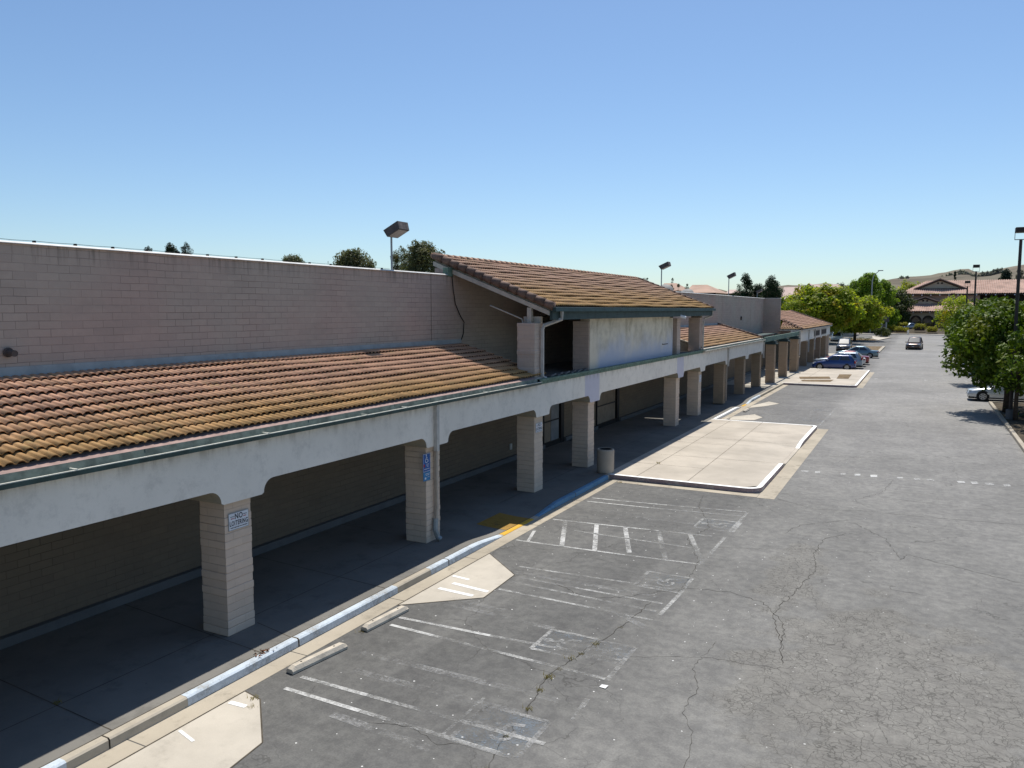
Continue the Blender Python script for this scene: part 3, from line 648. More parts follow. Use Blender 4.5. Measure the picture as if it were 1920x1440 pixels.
# main parapet wall (upper and under-arcade lengths), joints, far return
b = MB(); b.box(-14.05, -13.75, -10, 80, 3.1, 7.05); part('wall', b, mt['wall'])
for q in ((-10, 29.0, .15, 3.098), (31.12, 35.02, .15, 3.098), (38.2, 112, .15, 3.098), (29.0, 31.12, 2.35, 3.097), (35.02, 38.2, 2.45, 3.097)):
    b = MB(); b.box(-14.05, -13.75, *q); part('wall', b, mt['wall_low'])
b = MB(); b.box(-13.749, -12.2, 79.7, 80.0, 3.3, 7.04); part('wall', b, mt['wall'])
b = MB(); b.box(-14.04, -13.75, 80.01, 111.8, 3.1, 4.0); part('wall', b, mt['wall'])
b = MB(); b.box(-30, -14.06, -10, 79.9, 5.9, 6.0); part('flat_roof', b, mt['deck'])
for q in ((-14.10, -13.71, -10, 21.75, 7.05, 7.072), (-14.10, -13.71, 43.3, 80.05, 7.05, 7.072), (-13.71, -12.16, 79.66, 80.05, 7.041, 7.08)):
    b = MB(); x0, x1, y0, y1, z0, z1 = q
    b.prism([(x0, y0, z0), (x1, y0, z0 - .02), (x1, y0, z0 - .008), (x1 - .05, y0, z1), (x0 + .04, y0, z1)], (0, y1 - y0, 0)); part('coping', b, mt['coping'])
for q in ((-13.75, -13.725, -10, 22.55, 4.76, 4.93), (-13.75, -13.725, 43, 60.0, 4.78, 4.93)):
    b = MB(); b.box(*q); part('flashing', b, mt['flash'])
for y in (20.75, -4.4, 46.5, 61.5, 73.0):
    b = MB(); b.box(-13.752, -13.747, y, y + .018, 3.2, 7.045); part('control_joint', b, mt['joint'])
for q in ((-10, 29.0), (31.15, 35.0), (38.25, 84)):
    b = MB(); b.box(-13.75, -13.60, *q, .15, .33); part('wall_curb', b, mt['base'], bevel=.015)
b = MB(); b.tube([(-13.76, 7.75, 5.19), (-13.52, 7.75, 5.17)], .055, 12); b.tube([(-13.72, 7.75, 5.187), (-13.70, 7.75, 5.185)], .085, 12); part('vent_pipe', b, mt['lamp'], smooth=False)
b = MB(); b.tube([(-13.76, 68.7, 5.21), (-13.66, 68.7, 5.2)], .16, 12); part('wall_vent', b, mt['black'])
b = MB(); b.box(-13.75, -13.70, 26.05, 26.2, .58, .80); part('outlet_box', b, mt['spout'])
# columns: each course of slump block a little proud or shy of the next
def column(y, x1=-10.6, z0=.15, z1=2.56, wx=.61, wy=.61, mat='column', name='column', lab=None):
    b = MB(); rs = []; z = z0; k = 0
    while z < z1 - .02:
        e = min(z + .1425, z1); o = random.uniform(-.005, .006); q = [random.uniform(-.003, .003) for _ in range(4)]
        for zz, i in ((z, -.004), (z + .016, o), (e - .016, o), (e, -.004)):
            rs.append([(x1 - wx - i + q[0], y - i + q[1], zz), (x1 + i + q[2], y - i + q[1], zz), (x1 + i + q[2], y + wy + i + q[3], zz), (x1 - wx - i + q[0], y + wy + i + q[3], zz)])
        z = e
    b.rings(rs); o = part(name, b, mt[mat])
    if lab: o['label'] = lab
    return o
CY = [3.2, 9.45, 15.70, 21.77, 26.22, 37.75, 42.15, 48.3, 54.4, 60.4]
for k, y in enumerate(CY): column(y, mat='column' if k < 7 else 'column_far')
# arcade beam with round-shouldered openings
def beam(y0, y1, cols, xf=-10.45, xb=-11.35, zt=3.60, zb=2.84, zc=2.575):
    b = MB(); prof = [(y0, zt)]; prof_b = []
    low = []
    for c in cols:
        a, e = c - .13, c + .74; r = .24
        low += [(a - .05 - r + r * sin(t), zb - r + r * cos(t)) for t in [pi/2 * k / 6 for k in range(7)]] + [(a, zc), (e, zc)]
        low += [(e + .05 + r - r * cos(t), zb - r + r * sin(t)) for t in [pi/2 * k / 6 for k in range(7)]]
    low = [p for p in low if y0 < p[0] < y1]
    bot = [(y0, zb)] + low + [(y1, zb)]
    f = [b.pt((xf, y, z)) for y, z in bot]; bk = [b.pt((xb, y, z)) for y, z in bot]
    ft = [b.pt((xf, y, zt)) for y, z in bot]; bt = [b.pt((xb, y, zt)) for y, z in bot]
    for k in range(len(bot) - 1):
        b.mi = 0; b.face([f[k], f[k+1], ft[k+1], ft[k]]); b.face([bk[k+1], bk[k], bt[k], bt[k+1]])
        b.mi = 1; b.face([f[k+1], f[k], bk[k], bk[k+1]])
    b.mi = 0; b.face([f[0], ft[0], bt[0], bk[0]]); b.face([f[-1], bk[-1], bt[-1], ft[-1]])
    for k in range(len(bot) - 1): b.face([ft[k], ft[k+1], bt[k+1], bt[k]])
    return part('arcade_beam', b, [mt['beam'], mt['soffit']])
beam(-8, 61.1, CY)
for q in ((-8, 41.25), (41.92, 61.1)):
    b = MB(); b.box(-13.75, -11.35, *q, 3.0, 3.04); part('soffit', b, mt['soffit'])

# tile roofs ------------------------------------------------------------
def tile_sheet(b, O, u, v, W, L, pitch, courses, seg=8, hump=.042, lap=.05, lo=None, hi=None, sag=.008, lift=.058):
    u = Vector(u).normalized(); v = Vector(v).normalized(); n = u.cross(v).normalized()
    if n.z < 0: n = -n
    O = Vector(O); ex = L / courses
    for k in range(courses):
        s0 = k * ex; s1 = min(L, s0 + ex + lap); a0 = lo(s0) if lo else 0; a1 = hi(s0) if hi else W
        nw = max(1, int(round((a1 - a0) / pitch))); rows = []
        jz = random.uniform(-.006, .006)
        top = []; bot = []; lipu = []; inn = []; base = []
        for i in range(nw * seg + 1):
            a = a0 + (a1 - a0) * i / (nw * seg); t = (i % seg) / seg
            h = hump * sqrt(max(0, 1 - ((t - .42) / .42) ** 2)) if t < .84 else 0.0
            tilej = (((int(i // seg) * 7919 + k * 104729) % 97) / 97 - .5) * .016
            w_ = sag * (sin(a * .9 + k) + .6 * sin(a * 2.3 + k * 2)); sj = s0 + tilej - .01
            bot.append(b.pt(O + u * a + v * sj + n * (h + lift + jz + w_)))
            top.append(b.pt(O + u * a + v * s1 + n * (h * .85 + .006 + w_)))
            lipu.append(b.pt(O + u * a + v * (sj + .002) + n * (h + lift - .016 + jz + w_)))
            inn.append(b.pt(O + u * a + v * (sj + .09) + n * (h + lift - .026 + jz + w_)))
            base.append(b.pt(O + u * a + v * (sj + .09) + n * (.004 + w_)))
        for i in range(nw * seg):
            b.mi = 0; b.face([bot[i], bot[i+1], top[i+1], top[i]]); b.face([lipu[i], lipu[i+1], bot[i+1], bot[i]])
            b.mi = 1; b.face([inn[i], inn[i+1], lipu[i+1], lipu[i]]); b.face([base[i], base[i+1], inn[i+1], inn[i]])
        b.mi = 0
def barrel_row(b, p0, p1, n, r, up=(0, 0, 1)):
    p0 = Vector(p0); p1 = Vector(p1); d = (p1 - p0) / n
    for k in range(n):
        a = p0 + d * k - d * .06; e = p0 + d * (k + 1) + d * .08
        b.tube([a, e], [r * 1.12, r * .86], 10)
zs = (4.78 - 3.84) / 3.2
vA = Vector((-3.16, 0, .945))
b = MB(); tile_sheet(b, (-10.56, -8, 3.82), (0, 1, 0), vA, 30.5, vA.length, .15, 10, 6); part('roof', b, [mt['tile'], mt['tile_dark']], smooth=True)
b = MB(); b.prism([(-10.5, -8, 3.61), (-13.72, -8, 3.61), (-13.72, -8, 4.755), (-10.5, -8, 3.79)], (0, 30.45, 0)); part('roof_deck', b, mt['cream'])
# near-end edge of the roof under the upper canopy
b = MB(); tile_sheet(b, (-10.56, 42.6, 3.82), (0, 1, 0), vA, 17.6, vA.length, .15, 10, 5); part('roof', b, [mt['tile_far'], mt['tile_dark']], smooth=True)
b = MB(); b.prism([(-10.5, 42.6, 3.61), (-13.72, 42.6, 3.61), (-13.72, 42.6, 4.755), (-10.5, 42.6, 3.79)], (0, 17.55, 0)); part('roof_deck', b, mt['cream'])
b = MB(); barrel_row(b, (-10.45, 60.15, 3.9), (-13.72, 60.15, 4.86), 10, .09); part('rake_tile', b, mt['ridge'], smooth=True)
b = MB(); barrel_row(b, (-10.6, 42.6, 3.9), (-13.72, 42.6, 4.84), 10, .06); part('rake_tile', b, mt['cream'], smooth=True)
# flat deck under the canopy, with the open slot that lets a bar of sun through
b = MB(); b.box(-13.75, -10.46, 22.5, 41.74, 3.56, 3.66); part('canopy_deck', b, mt['deck'])
# box gutters
def gutter(y0, y1, style):
    b = MB(); X0, X1 = -10.42, -10.25
    b.mi = 0; b.prism([(X0 - .2, y0, 3.79), (X0 - .2, y0, 3.838), (X0, y0, 3.79), (X0, y0, 3.74)], (0, y1 - y0, 0))          # sloping eave board
    b.mi = 1; b.poly([(X0 + .002, y0, 3.79), (X0 + .002, y1, 3.79), (X0 + .02, y1, 3.66), (X0 + .02, y0, 3.66)])
    b.poly([(X0 + .02, y0, 3.66), (X0 + .02, y1, 3.66), (X1 - .03, y1, 3.66), (X1 - .03, y0, 3.66)])
    b.poly([(X1 - .03, y0, 3.66), (X1 - .03, y1, 3.66), (X1 - .012, y1, 3.69), (X1 - .012, y0, 3.69)])
    b.mi = 2; b.box(X1 - .03, X1 + .004, y0, y1, 3.69, 3.703)
    b.mi = 3; b.poly([(X1, y0, 3.69), (X1, y1, 3.69), (X1 - .03, y1, 3.615), (X1 - .03, y0, 3.615)][::-1]); b.poly([(X1 - .03, y0, 3.615), (X1 - .03, y1, 3.615), (X0, y1, 3.612), (X0, y0, 3.612)][::-1])
    b.poly([(X0, y0, 3.79), (X0, y0, 3.612), (X1 - .03, y0, 3.615), (X1, y0, 3.69)]); b.poly([(X0, y1, 3.79), (X0, y1, 3.612), (X1 - .03, y1, 3.615), (X1, y1, 3.69)])
    mats = [mt['pinkboard'], mt['gut_in'], mt['gut_lip'], mt['gut_out']] if style == 0 else [mt['cream'], mt['gut_in'], mt['gut_lip'], mt['cream']]
    return part('gutter', b, mats)
g = gutter(-8, 21.6, 0)
for y in (6.6, 10.2, 13.0, 14.45, 18.2):
    b = MB(); b.box(-10.425, -10.24, y, y + .025, 3.695, 3.715); b.build('gutter_strap', mt['gut_lip'], g)
    b = MB(); b.box(-10.416, -10.41, y + 1.2, y + 1.215, 3.64, 3.79); b.build('gutter_seam', mt['gut_out'], g)
gutter(42.2, 60.6, 1)
b = MB(); b.box(-10.46, -10.40, 21.6, 42.2, 3.60, 3.77); b.box(-10.40, -10.34, 21.6, 42.2, 3.70, 3.765); part('fascia', b, mt['green'])
for k, y in enumerate((22.9, 23.45, 24.0, 24.55, 25.1, 25.65)):
    b = MB(); b.T = Matrix.Translation((-10.78, y, 3.70)) @ Matrix.Rotation(radians(-14), 4, 'Y') @ Matrix.Rotation(radians(8), 4, 'X'); b.box(-.4, .34, -.2, .24, 0, .05); part('edge_tile', b, mt['deck'], bevel=.01)
# upper columns and the sign panel between them
for y in (21.77, 26.22, 37.75, 42.15): column(y, -10.6, 3.66, 5.5, .61, .61, 'upcol', 'upper_column')
b = MB(); b.box(-10.95, -10.575, 26.28, 36.9, 3.665, 5.72); part('sign_panel', b, mt['panel'])
b = MB(); b.box(-10.575, -10.55, 26.28, 36.9, 3.665, 3.74); part('panel_ledge', b, mt['cream'])
b = MB(); b.box(-10.572, -10.566, 35.2, 36.1, 4.30, 4.335); b.box(-10.572, -10.566, 35.2, 35.22, 4.33, 4.38); part('panel_bracket', b, mt['joint'])
# upper canopy roof
vU = Vector((-4.3, 0, 1.66)); YU0, YU1 = 21.95, 43.0
b = MB(); tile_sheet(b, (-10.12, YU0 + .12, 6.0), (0, 1, 0), vU, YU1 - YU0 - .2, vU.length, .15, 14, 5, .04, .05, None, None, .014, .046); part('upper_roof', b, [mt['tile_up'], mt['tile_dark']], smooth=True)
b = MB(); barrel_row(b, (-10.08, YU0 + .04, 6.02), (-14.42, YU0 + .04, 7.70), 14, .125); part('rake_tile', b, mt['ridge'], smooth=True)
b = MB(); barrel_row(b, (-10.08, YU1 - .04, 6.02), (-14.42, YU1 - .04, 7.70), 14, .09); part('rake_tile', b, mt['ridge'], smooth=True)
b = MB(); barrel_row(b, (-14.44, YU0, 7.70), (-14.44, YU1, 7.70), 50, .085); part('ridge_tile', b, mt['tile_up'], smooth=True)
b = MB(); b.prism([(-10.2, YU0 + .1, 5.78), (-14.42, YU0 + .1, 7.42), (-14.42, YU0 + .1, 7.66), (-10.2, YU0 + .1, 5.99)], (0, YU1 - YU0 - .2, 0)); part('roof_deck', b, mt['soffit'])
for y in (YU0 + .02, YU1 - .06):
    b = MB(); b.prism([(-10.2, y, 5.74), (-14.46, y, 7.37), (-14.46, y, 7.52), (-10.2, y, 5.88)], (0, .06, 0)); part('barge_board', b, mt['cream'])
b = MB(); b.box(-10.2, -10.12, YU0 + .08, YU1 - .08, 5.60, 5.94); part('upper_fascia', b, mt['dkgreen'])
b = MB()
b.mi = 0; b.box(-10.12, -9.98, YU0 + .05, YU1 + .15, 5.86, 5.985); b.mi = 1; b.box(-10.11, -9.975, YU0 + .05, YU1 + .15, 5.985, 5.995); part('upper_gutter', b, [mt['gut_out'], mt['galv']])
b = MB(); b.box(-14.4, -13.77, 21.98, 22.2, 7.06, 7.3); part('gable_wall', b, mt['wall']); b = MB(); b.box(-14.4, -14.1, 22.2, 43, 6.0, 7.35); part('gable_wall', b, mt['wall'])
b = MB(); b.box(-13.9, -13.70, 21.70, 22.0, 7.0, 7.28); part('junction_box', b, mt['green'])
for y in (22.0, 42.4): 
    b = MB(); b.box(-10.98, -10.84, y, y + .14, 5.5, 5.98); part('canopy_post', b, mt['cream']); b = MB(); b.box(-11.2, -10.6, y + .2, y + .34, 5.5, 5.7); part('canopy_block', b, mt['cream'])
b = MB(); b.tube([(-12.3, 21.98, 6.05), (-11.15, 21.98, 5.62), (-11.12, 21.98, 5.5)], .022, 6); part('conduit', b, mt['cream'])
b = MB(); b.box(-10.7, -10.5, 22.4, 42.1, 5.74, 5.8); part('canopy_beam', b, mt['darkwood'])
# hanging cable on the wall
b = MB(); b.tube([(-13.71, 21.95, 7.06), (-13.70, 22.0, 6.6), (-13.71, 22.15, 6.1), (-13.70, 22.45, 5.7), (-13.70, 22.68, 5.5), (-13.72, 22.66, 5.1), (-13.73, 22.55, 4.9)], .016, 6); part('cable', b, mt['cable'])
# downspouts
def spout(pts, r, mat, name='downspout'):
    b = MB(); b.tube(pts, r, 4); return part(name, b, mt[mat])
spout([(-10.40, 15.88, 3.64), (-10.40, 15.88, 2.46)], .075, 'spout')
d_ = spout([(-10.53, 16.05, 2.55), (-10.53, 16.05, 1.0), (-10.52, 16.0, .7)], .05, 'spout_tan')
b = MB(); b.tube([(-10.52, 16.0, .72), (-10.51, 15.95, .45), (-10.47, 16.0, .26), (-10.40, 16.04, .2)], .065, 8); b.build('downspout_shoe', mt['galv'], d_)
d_ = spout([(-10.05, 22.6, 5.88), (-10.05, 22.6, 5.62), (-10.48, 22.2, 5.42), (-10.52, 22.17, 5.3), (-10.52, 22.17, 3.82), (-10.42, 22.25, 3.74)], .06, 'spout')
spout([(-10.50, 42.55, 5.3), (-10.50, 42.55, 3.8)], .055, 'spout'); spout([(-10.40, 48.55, 3.62), (-10.40, 48.55, 2.46)], .07, 'spout'); spout([(-10.52, 48.75, 2.55), (-10.52, 48.75, .3)], .05, 'spout_tan')
spout([(-10.40, 60.75, 3.62), (-10.40, 60.75, 2.3)], .07, 'spout')
b = MB(); b.tube([(-10.1, 42.9, 5.85), (-10.1, 42.9, 5.62), (-10.48, 42.6, 5.45)], .055, 4); part('downspout', b, mt['spout'])
# boarded entrances
def entrance(y0, y1, ztop, leaves, mats):
    b = MB(); b.box(-13.95, -13.70, y0, y0 + .1, .15, ztop); b.box(-13.95, -13.70, y1 - .32, y1, .15, ztop); b.box(-13.95, -13.70, y0 + .1, y1 - .32, ztop - .12, ztop); b.box(-13.93, -13.72, y0 + .1, y1 - .32, .15, .33)
    fr = part('entrance_frame', b, mt['black']); n = leaves; wd = (y1 - .32 - y0 - .1) / n
    for k in range(n):
        a = y0 + .1 + wd * k
        d = MB(); d.box(-13.90, -13.80, a + .03, a + wd - .03, .335, 1.18); d.box(-13.90, -13.80, a + .03, a + wd - .03, 1.24, ztop - .125)
        dd = part('door', d, mt[mats[k]])
        if mats[k] == 'greyboard': dd['label'] = 'grey boarded door leaf'
        h = MB(); h.box(-13.83, -13.76, a + .03, a + wd - .03, 1.185, 1.235); h.build('push_bar', mt['black'], dd); 
entrance(29.0, 31.12, 2.35, 2, ['boards', 'greyboard']); entrance(35.02, 38.2, 2.45, 1, ['boards'])
b = MB()
for k in range(14):
    y = 31.3 + k * .22; b.box(-13.60 + random.uniform(-.05, .1), -13.45 + random.uniform(0, .1), y, y + random.uniform(.08, .2), .15, .17 + random.uniform(.0, .06))
part('threshold_rubble', b, mt['base'])['kind'] = 'stuff'
# open trellis beyond the tile roof
b = MB(); b.box(-10.42, -10.30, 60.7, 79.2, 3.50, 3.86); part('trellis_beam', b, mt['green'])
b = MB(); b.box(-13.75, -12.3, 60.7, 79.2, 3.62, 3.70); part('trellis_roof', b, mt['dkgreen'])
for y in (64.15, 70.5, 77.0): b = MB(); b.box(-12.3, -10.43, y + .2, y + .36, 3.42, 3.62); part('trellis_rafter', b, mt['dkgreen'])
for y in (64.1, 70.45, 76.9):
    column(y, -10.15, .15, 3.2, .66, .66, 'column_far'); b = MB(); b.box(-10.95, -9.98, y - .14, y + .80, 3.2, 3.30); b.box(-10.85, -10.1, y - .05, y + .71, 3.30, 3.49); part('column_cap', b, mt['dkgreen'])
# far wing: columns, beam, hipped roof, transom windows
CC = [79.3, 85.4, 91.4, 97.4, 103.4, 106.5]
for y in CC[:5]: column(y, -10.35, .15, 2.7, .66, .66, 'column_far')
b = MB(); b.box(-11.1, -10.25, 79.2, 107, 2.85, 3.98)
for y in CC[:5]: b.box(-11.1, -10.251, y - .12, y + .80, 2.7, 2.85)
part('arcade_beam', b, mt['beam'])
for y0, y1 in ((90.2, 95.6), (97.2, 102.6)):
    b = MB(); b.box(-10.25, -10.22, y0, y1, 3.0, 3.74); wdw = part('transom_window', b, mt['cream']); b = MB(); b.box(-10.22, -10.21, y0 + .15, y1 - .15, 3.1, 3.64); b.build('pane', mt['darkwood'], wdw)
b = MB(); b.box(-11.0, -10.3, 106.3, 107, .15, 2.9); part('end_pier', b, mt['upcol'])
for yy in (79.0, 85.7, 90.9): spout([(-10.2, yy, 3.9), (-10.2, yy, 1.6)], .08, 'spout')
b = MB(); v1 = Vector((-4.5, 0, 1.76)); Lc = v1.length; kx = 4.5 / Lc
tile_sheet(b, (-10.05, 79.3, 4.03), (0, 1, 0), v1, 27.9, Lc, .24, 13, 5, .05, .05, lambda s: s * kx, lambda s: 27.9 - s * kx); part('hip_roof', b, [mt['tile_far'], mt['tile_dark']], smooth=True)
b = MB(); v2 = Vector((0, 4.5, 1.76)); tile_sheet(b, (-12.15, 79.35, 4.03), (1, 0, 0), v2, 2.1, 2.05 * 1.07, .24, 6, 5, .05, .05, None, lambda s: max(.05, 2.1 - s * kx), .004, .022); part('hip_roof', b, [mt['tile_far'], mt['tile_dark']], smooth=True)
b = MB(); b.prism([(-10.06, 79.35, 3.99), (-14.5, 83.8, 5.72), (-14.5, 102.7, 5.72), (-10.06, 107.2, 3.99)], (0, 0, -.05)); part('roof_deck', b, mt['darkwood'])
b = MB(); barrel_row(b, (-10.05, 79.3, 4.1), (-12.2, 81.45, 4.96), 9, .1); part('hip_tile', b, mt['ridge'], smooth=True)
b = MB(); barrel_row(b, (-10.05, 107.2, 4.1), (-14.5, 102.7, 5.86), 16, .1); part('hip_tile', b, mt['ridge'], smooth=True)
for q in ((-10.1, -10.0, 79.25, 107.25), (-12.2, -10.1, 79.25, 79.33)):
    b = MB(); b.box(*q, 3.9, 4.02); part('eave_board', b, mt['cream'])

# ------------------------------------------------------------------ parapet wire
PW = thing('parapet_wire', 'thin wire strung on small dark clips along the top of the tall block wall', 'wire', (-13.85, 14, 7.085))
b = MB(); pts = []
ys_ = [7.6, 8.35, 9.1, 9.85, 10.6, 11.35, 12.1, 12.9, 13.7, 14.5, 15.3, 16.1, 16.9, 17.6, 18.3]
for a in ys_: pts += [(-13.8, a, 7.103), (-13.8, a + .38, 7.096)]
b.tube(pts, .005, 4); b.build('strand', mt['cable'], PW, True)
for y in ys_:
    b = MB(); b.box(-13.825, -13.775, y - .02, y + .02, 7.07, 7.11); b.build('clip', mt['cable'], PW, True)

# ------------------------------------------------------------------ signs
def text_mesh(txt, size, bold=0.0):
    cu = bpy.data.curves.new('t', 'FONT'); cu.body = txt; cu.size = size; cu.offset = bold; cu.space_character = 1.08; cu.align_x = 'CENTER'; cu.align_y = 'CENTER'; cu.resolution_u = 3
    o = bpy.data.objects.new('t', cu); COL.objects.link(o); dg = bpy.context.evaluated_depsgraph_get(); dg.update()
    me = bpy.data.meshes.new_from_object(o.evaluated_get(dg)); COL.objects.unlink(o); bpy.data.objects.remove(o); return me
def letter(parent, txt, size, y, z, mat, bold=0.0, sx=1.0, dx=.012, name='lettering'):
    me = text_mesh(txt, size, bold); me.materials.clear(); me.materials.append(mat)
    me.transform(Matrix(((0, 0, 1, 0), (1, 0, 0, 0), (0, 1, 0, 0), (0, 0, 0, 1))) @ Matrix.Diagonal((sx, 1, 1, 1)))
    o = bpy.data.objects.new(name, me); COL.objects.link(o); o.parent = parent; o.location = (dx, y, z); return o
def bars(parent, rows, mat, dx=.0115, name='small_print'):
    for y0, y1, z, h in rows:
        b = MB(); y = y0
        while y < y1:
            l = random.uniform(.012, .035); b.box(dx, dx + .0008, y, min(y1, y + l), z, z + h); y += l + .008
        b.build(name, mat, parent)
def no_loitering(y, z, label, w_=.46, h_=.31, extra=True):
    t = thing('no_loitering_sign', label, 'sign', (-10.592, y, z), 0, 'no loitering signs')
    b = MB(); b.box(0, .008, -w_/2, w_/2, -h_/2, h_/2); b.build('plate', mt['signgrey'], t)
    b = MB(); b.box(.0082, .0105, -w_/2 + .012, w_/2 - .012, -h_/2 + .012, h_/2 - .012); b.build('face', mt['signwhite'], t)
    letter(t, 'NO', .135, 0, .078, mt['ink'], .003, .84); letter(t, 'LOITERING', .118, 0, -.038, mt['ink'], .0028, .665)
    bars(t, [(-.19, .19, -.118, .016)], mt['ink'])
    if extra:
        bars(t, [(-.185, -.10, .082, .014), (.10, .185, .082, .014)], mt['ink']); bars(t, [(-.175, -.10, .045, .018), (.105, .175, .045, .018)], mt['redink'], name='small_mark')
    return t
no_loitering(9.755, 2.19, 'white NO LOITERING sign on the nearest block column in view')
no_loitering(22.08, 2.20, 'white NO LOITERING sign on the column beside the boarded double doors', .47, .30)
t = thing('notice_sign', 'small round-cornered white notice with a pale emblem on a far arcade column', 'sign', (-10.592, 42.5, 2.17))
b = MB(); b.box(0, .01, -.2, .2, -.2, .2); b.build('plate', mt['signwhite'], t, bevel=.03)
b = MB(); b.T = Matrix(((0, 0, 1, .011), (1, 0, 0, 0), (0, 1, 0, .02), (0, 0, 0, 1))); b.rings([[(r * cos(2*pi*k/16), r * sin(2*pi*k/16), 0) for k in range(16)] for r in (.13, .09)], True, False); b.T = None
b.box(.011, .012, -.15, .15, -.17, -.13); b.build('emblem', mt['signgrey'], t)
t = thing('accessible_parking_sign', 'dark blue accessible parking sign with white wheelchair symbol, upper of two on the column', 'sign', (-10.592, 15.715, 2.18))
b = MB(); b.box(0, .008, -.16, .16, -.225, .225); b.build('plate', mt['signblue'], t)
b = MB()
for q in ((-.152, .152, .211, .219), (-.152, .152, -.219, -.211), (-.152, -.145, -.211, .211), (.145, .152, -.211, .211)): b.box(.0082, .009, *q)
b.build('border', mt['signwhite'], t)
b = MB(); b.T = Matrix(((0, 0, 1, .009), (1, 0, 0, -.005), (0, 1, 0, .10), (0, 0, 0, 1)))
def seg2(p0, p1, w_):
    d = Vector((p1[0] - p0[0], p1[1] - p0[1])); nr = Vector((-d.y, d.x)).normalized() * w_ / 2
    b.prism([(p0[0] + nr.x, p0[1] + nr.y, 0), (p0[0] - nr.x, p0[1] - nr.y, 0), (p1[0] - nr.x, p1[1] - nr.y, 0), (p1[0] + nr.x, p1[1] + nr.y, 0)], (0, 0, .001))
arc = [(.055 * cos(a), -.045 + .055 * sin(a)) for a in [radians(120 + 20 * k) for k in range(13)]]
for p0, p1 in zip(arc, arc[1:]): seg2(p0, p1, .016)
seg2((-.01, .06), (-.005, -.02), .02); seg2((-.01, -.02), (.05, -.02), .018); seg2((.05, -.02), (.075, -.085), .018); seg2((-.01, .025), (.04, .025), .014)
b.prism([(-.012 + .02 * cos(2*pi*k/12), .085 + .02 * sin(2*pi*k/12), 0) for k in range(12)], (0, 0, .001)); b.T = None
b.build('wheelchair_symbol', mt['signwhite'], t)
bars(t, [(-.02, .10, -.045, .012), (-.02, .09, -.075, .012), (0, .08, -.105, .012), (-.11, .12, -.165, .018)], mt['signwhite'])
b = MB(); b.box(.009, .0105, -.14, -.08, -.10, -.03); b.build('red_symbol', mt['redink'], t)
t = thing('small_parking_sign', 'pale blue rectangular sign mounted directly under the dark blue accessible sign', 'sign', (-10.592, 15.72, 1.84))
b = MB(); b.box(0, .007, -.15, .15, -.11, .11); b.build('plate', mt['signblue2'], t)
bars(t, [(-.08, .12, .055, .016), (-.05, .10, .02, .016), (-.10, -.03, -.07, .05), (.02, .10, -.03, .014)], mt['signwhite'])

# ------------------------------------------------------------------ small things
t = thing('rubbish_bin', 'round exposed-aggregate concrete rubbish bin standing at the shaded walkway edge', 'bin', (-9.72, 25.75, .15))
b = MB(); b.lathe([(.27, 0), (.29, .03), (.30, .1), (.305, .78), (.30, .83), (.285, .85), (.24, .85), (.235, .80), (.22, .40)], 28); b.build('drum', mt['can'], t, smooth=True)
b = MB(); b.lathe([(.238, .79), (.236, .846), (.2, .846), (.19, .70), (.18, .45)], 24); b.build('liner', mt['black'], t)
wsl = M('stop_concrete', (.52, .46, .37), .92, .2, 3, .3, 40)
def wheel_stop_root(x, y, rz, label, L=1.2):
    t = thing('wheel_stop', label, 'wheel stop', (x, y, 0), rz, 'concrete wheel stops in the stalls')
    b = MB(); hw = .085
    prof = [(-hw, 0), (hw, 0), (hw, .05), (hw * .55, .118), (-hw * .55, .118), (-hw, .05)]
    rs = []
    for yy, sc, zz in ((-L/2, 1, .65), (-L/2 + .08, 1, 1), (0, 1, 1), (L/2 - .08, 1, 1), (L/2, 1, .65)):
        rs.append([(px * sc, yy, max(.004, pz * (zz if pz > .06 else 1))) for px, pz in prof])
    b.rings(rs); b.build('block', wsl, t, bevel=.006)
    b = MB()
    for yy in (-L * .3, L * .3): b.lathe([(.016, .117), (.016, .122)], 8, (0, yy))
    b.build('anchor_pin', mt['black'], t); return t
ws = wheel_stop_root(-8.79, 9.72, radians(-7), 'pale concrete wheel stop nearest the camera, beside two white stripes')
dup(ws, (-8.81, 11.63, 0), radians(-4), 'pale concrete wheel stop just before the pointed concrete apron with white bars')
dup(ws, (-9.05, 42.15, 0), 0, 'worn concrete wheel stop just beyond the big paved island')
dup(ws, (-8.86, 46.6, 0), 0, 'small concrete wheel stop between the two far concrete aprons')
# floodlights on the roof behind the parapet
def floodlight(loc, label, sc=1.0):
    t = thing('floodlight', label, 'floodlight', loc, 0, 'floodlights on the shop roof')
    b = MB(); b.tube([(0, 0, -1.2), (0, 0, 1.0)], .03, 8); b.build('pole', mt['galv'], t)
    Mx = Matrix.Translation((.0, 0, .98)) @ Matrix.Rotation(radians(-26), 4, 'Y')
    b = MB(); b.T = Mx
    tp = [(-.02, -.235, .24), (.55, -.235, .24), (.55, .295, .24), (-.02, .295, .24)]; bt = [(.02, -.235, 0), (.50, -.235, 0), (.50, .295, 0), (.02, .295, 0)]
    b.rings([bt, tp]); h = b.build('housing', mt['lamp'], t, bevel=.008)
    b = MB(); b.T = Mx; b.poly([(.506, -.22, .012), (.506, .28, .012), (.5515, .28, .23), (.5515, -.22, .23)]); b.poly([(0, -.22, .242), (.54, -.22, .242), (.54, .28, .242), (0, .28, .242)]); b.build('weathered_end', mt['lampend'], h)
    b = MB(); b.T = Mx; b.poly([(.05, -.2, -.003), (.05, .26, -.003), (.47, .26, -.003), (.47, -.2, -.003)]); b.build('lens', mt['lens'], h)
    t.scale = (sc,) * 3; return t
fl = floodlight((-14.0, 19.05, 7.05), 'large tilted rooftop floodlight in front of the eucalyptus trees')
dup(fl, (-14.3, 47.2, 7.35), 0, 'rooftop floodlight just past the high tile canopy, beside the satellite dishes', (1.15, 1.0, 1.05))
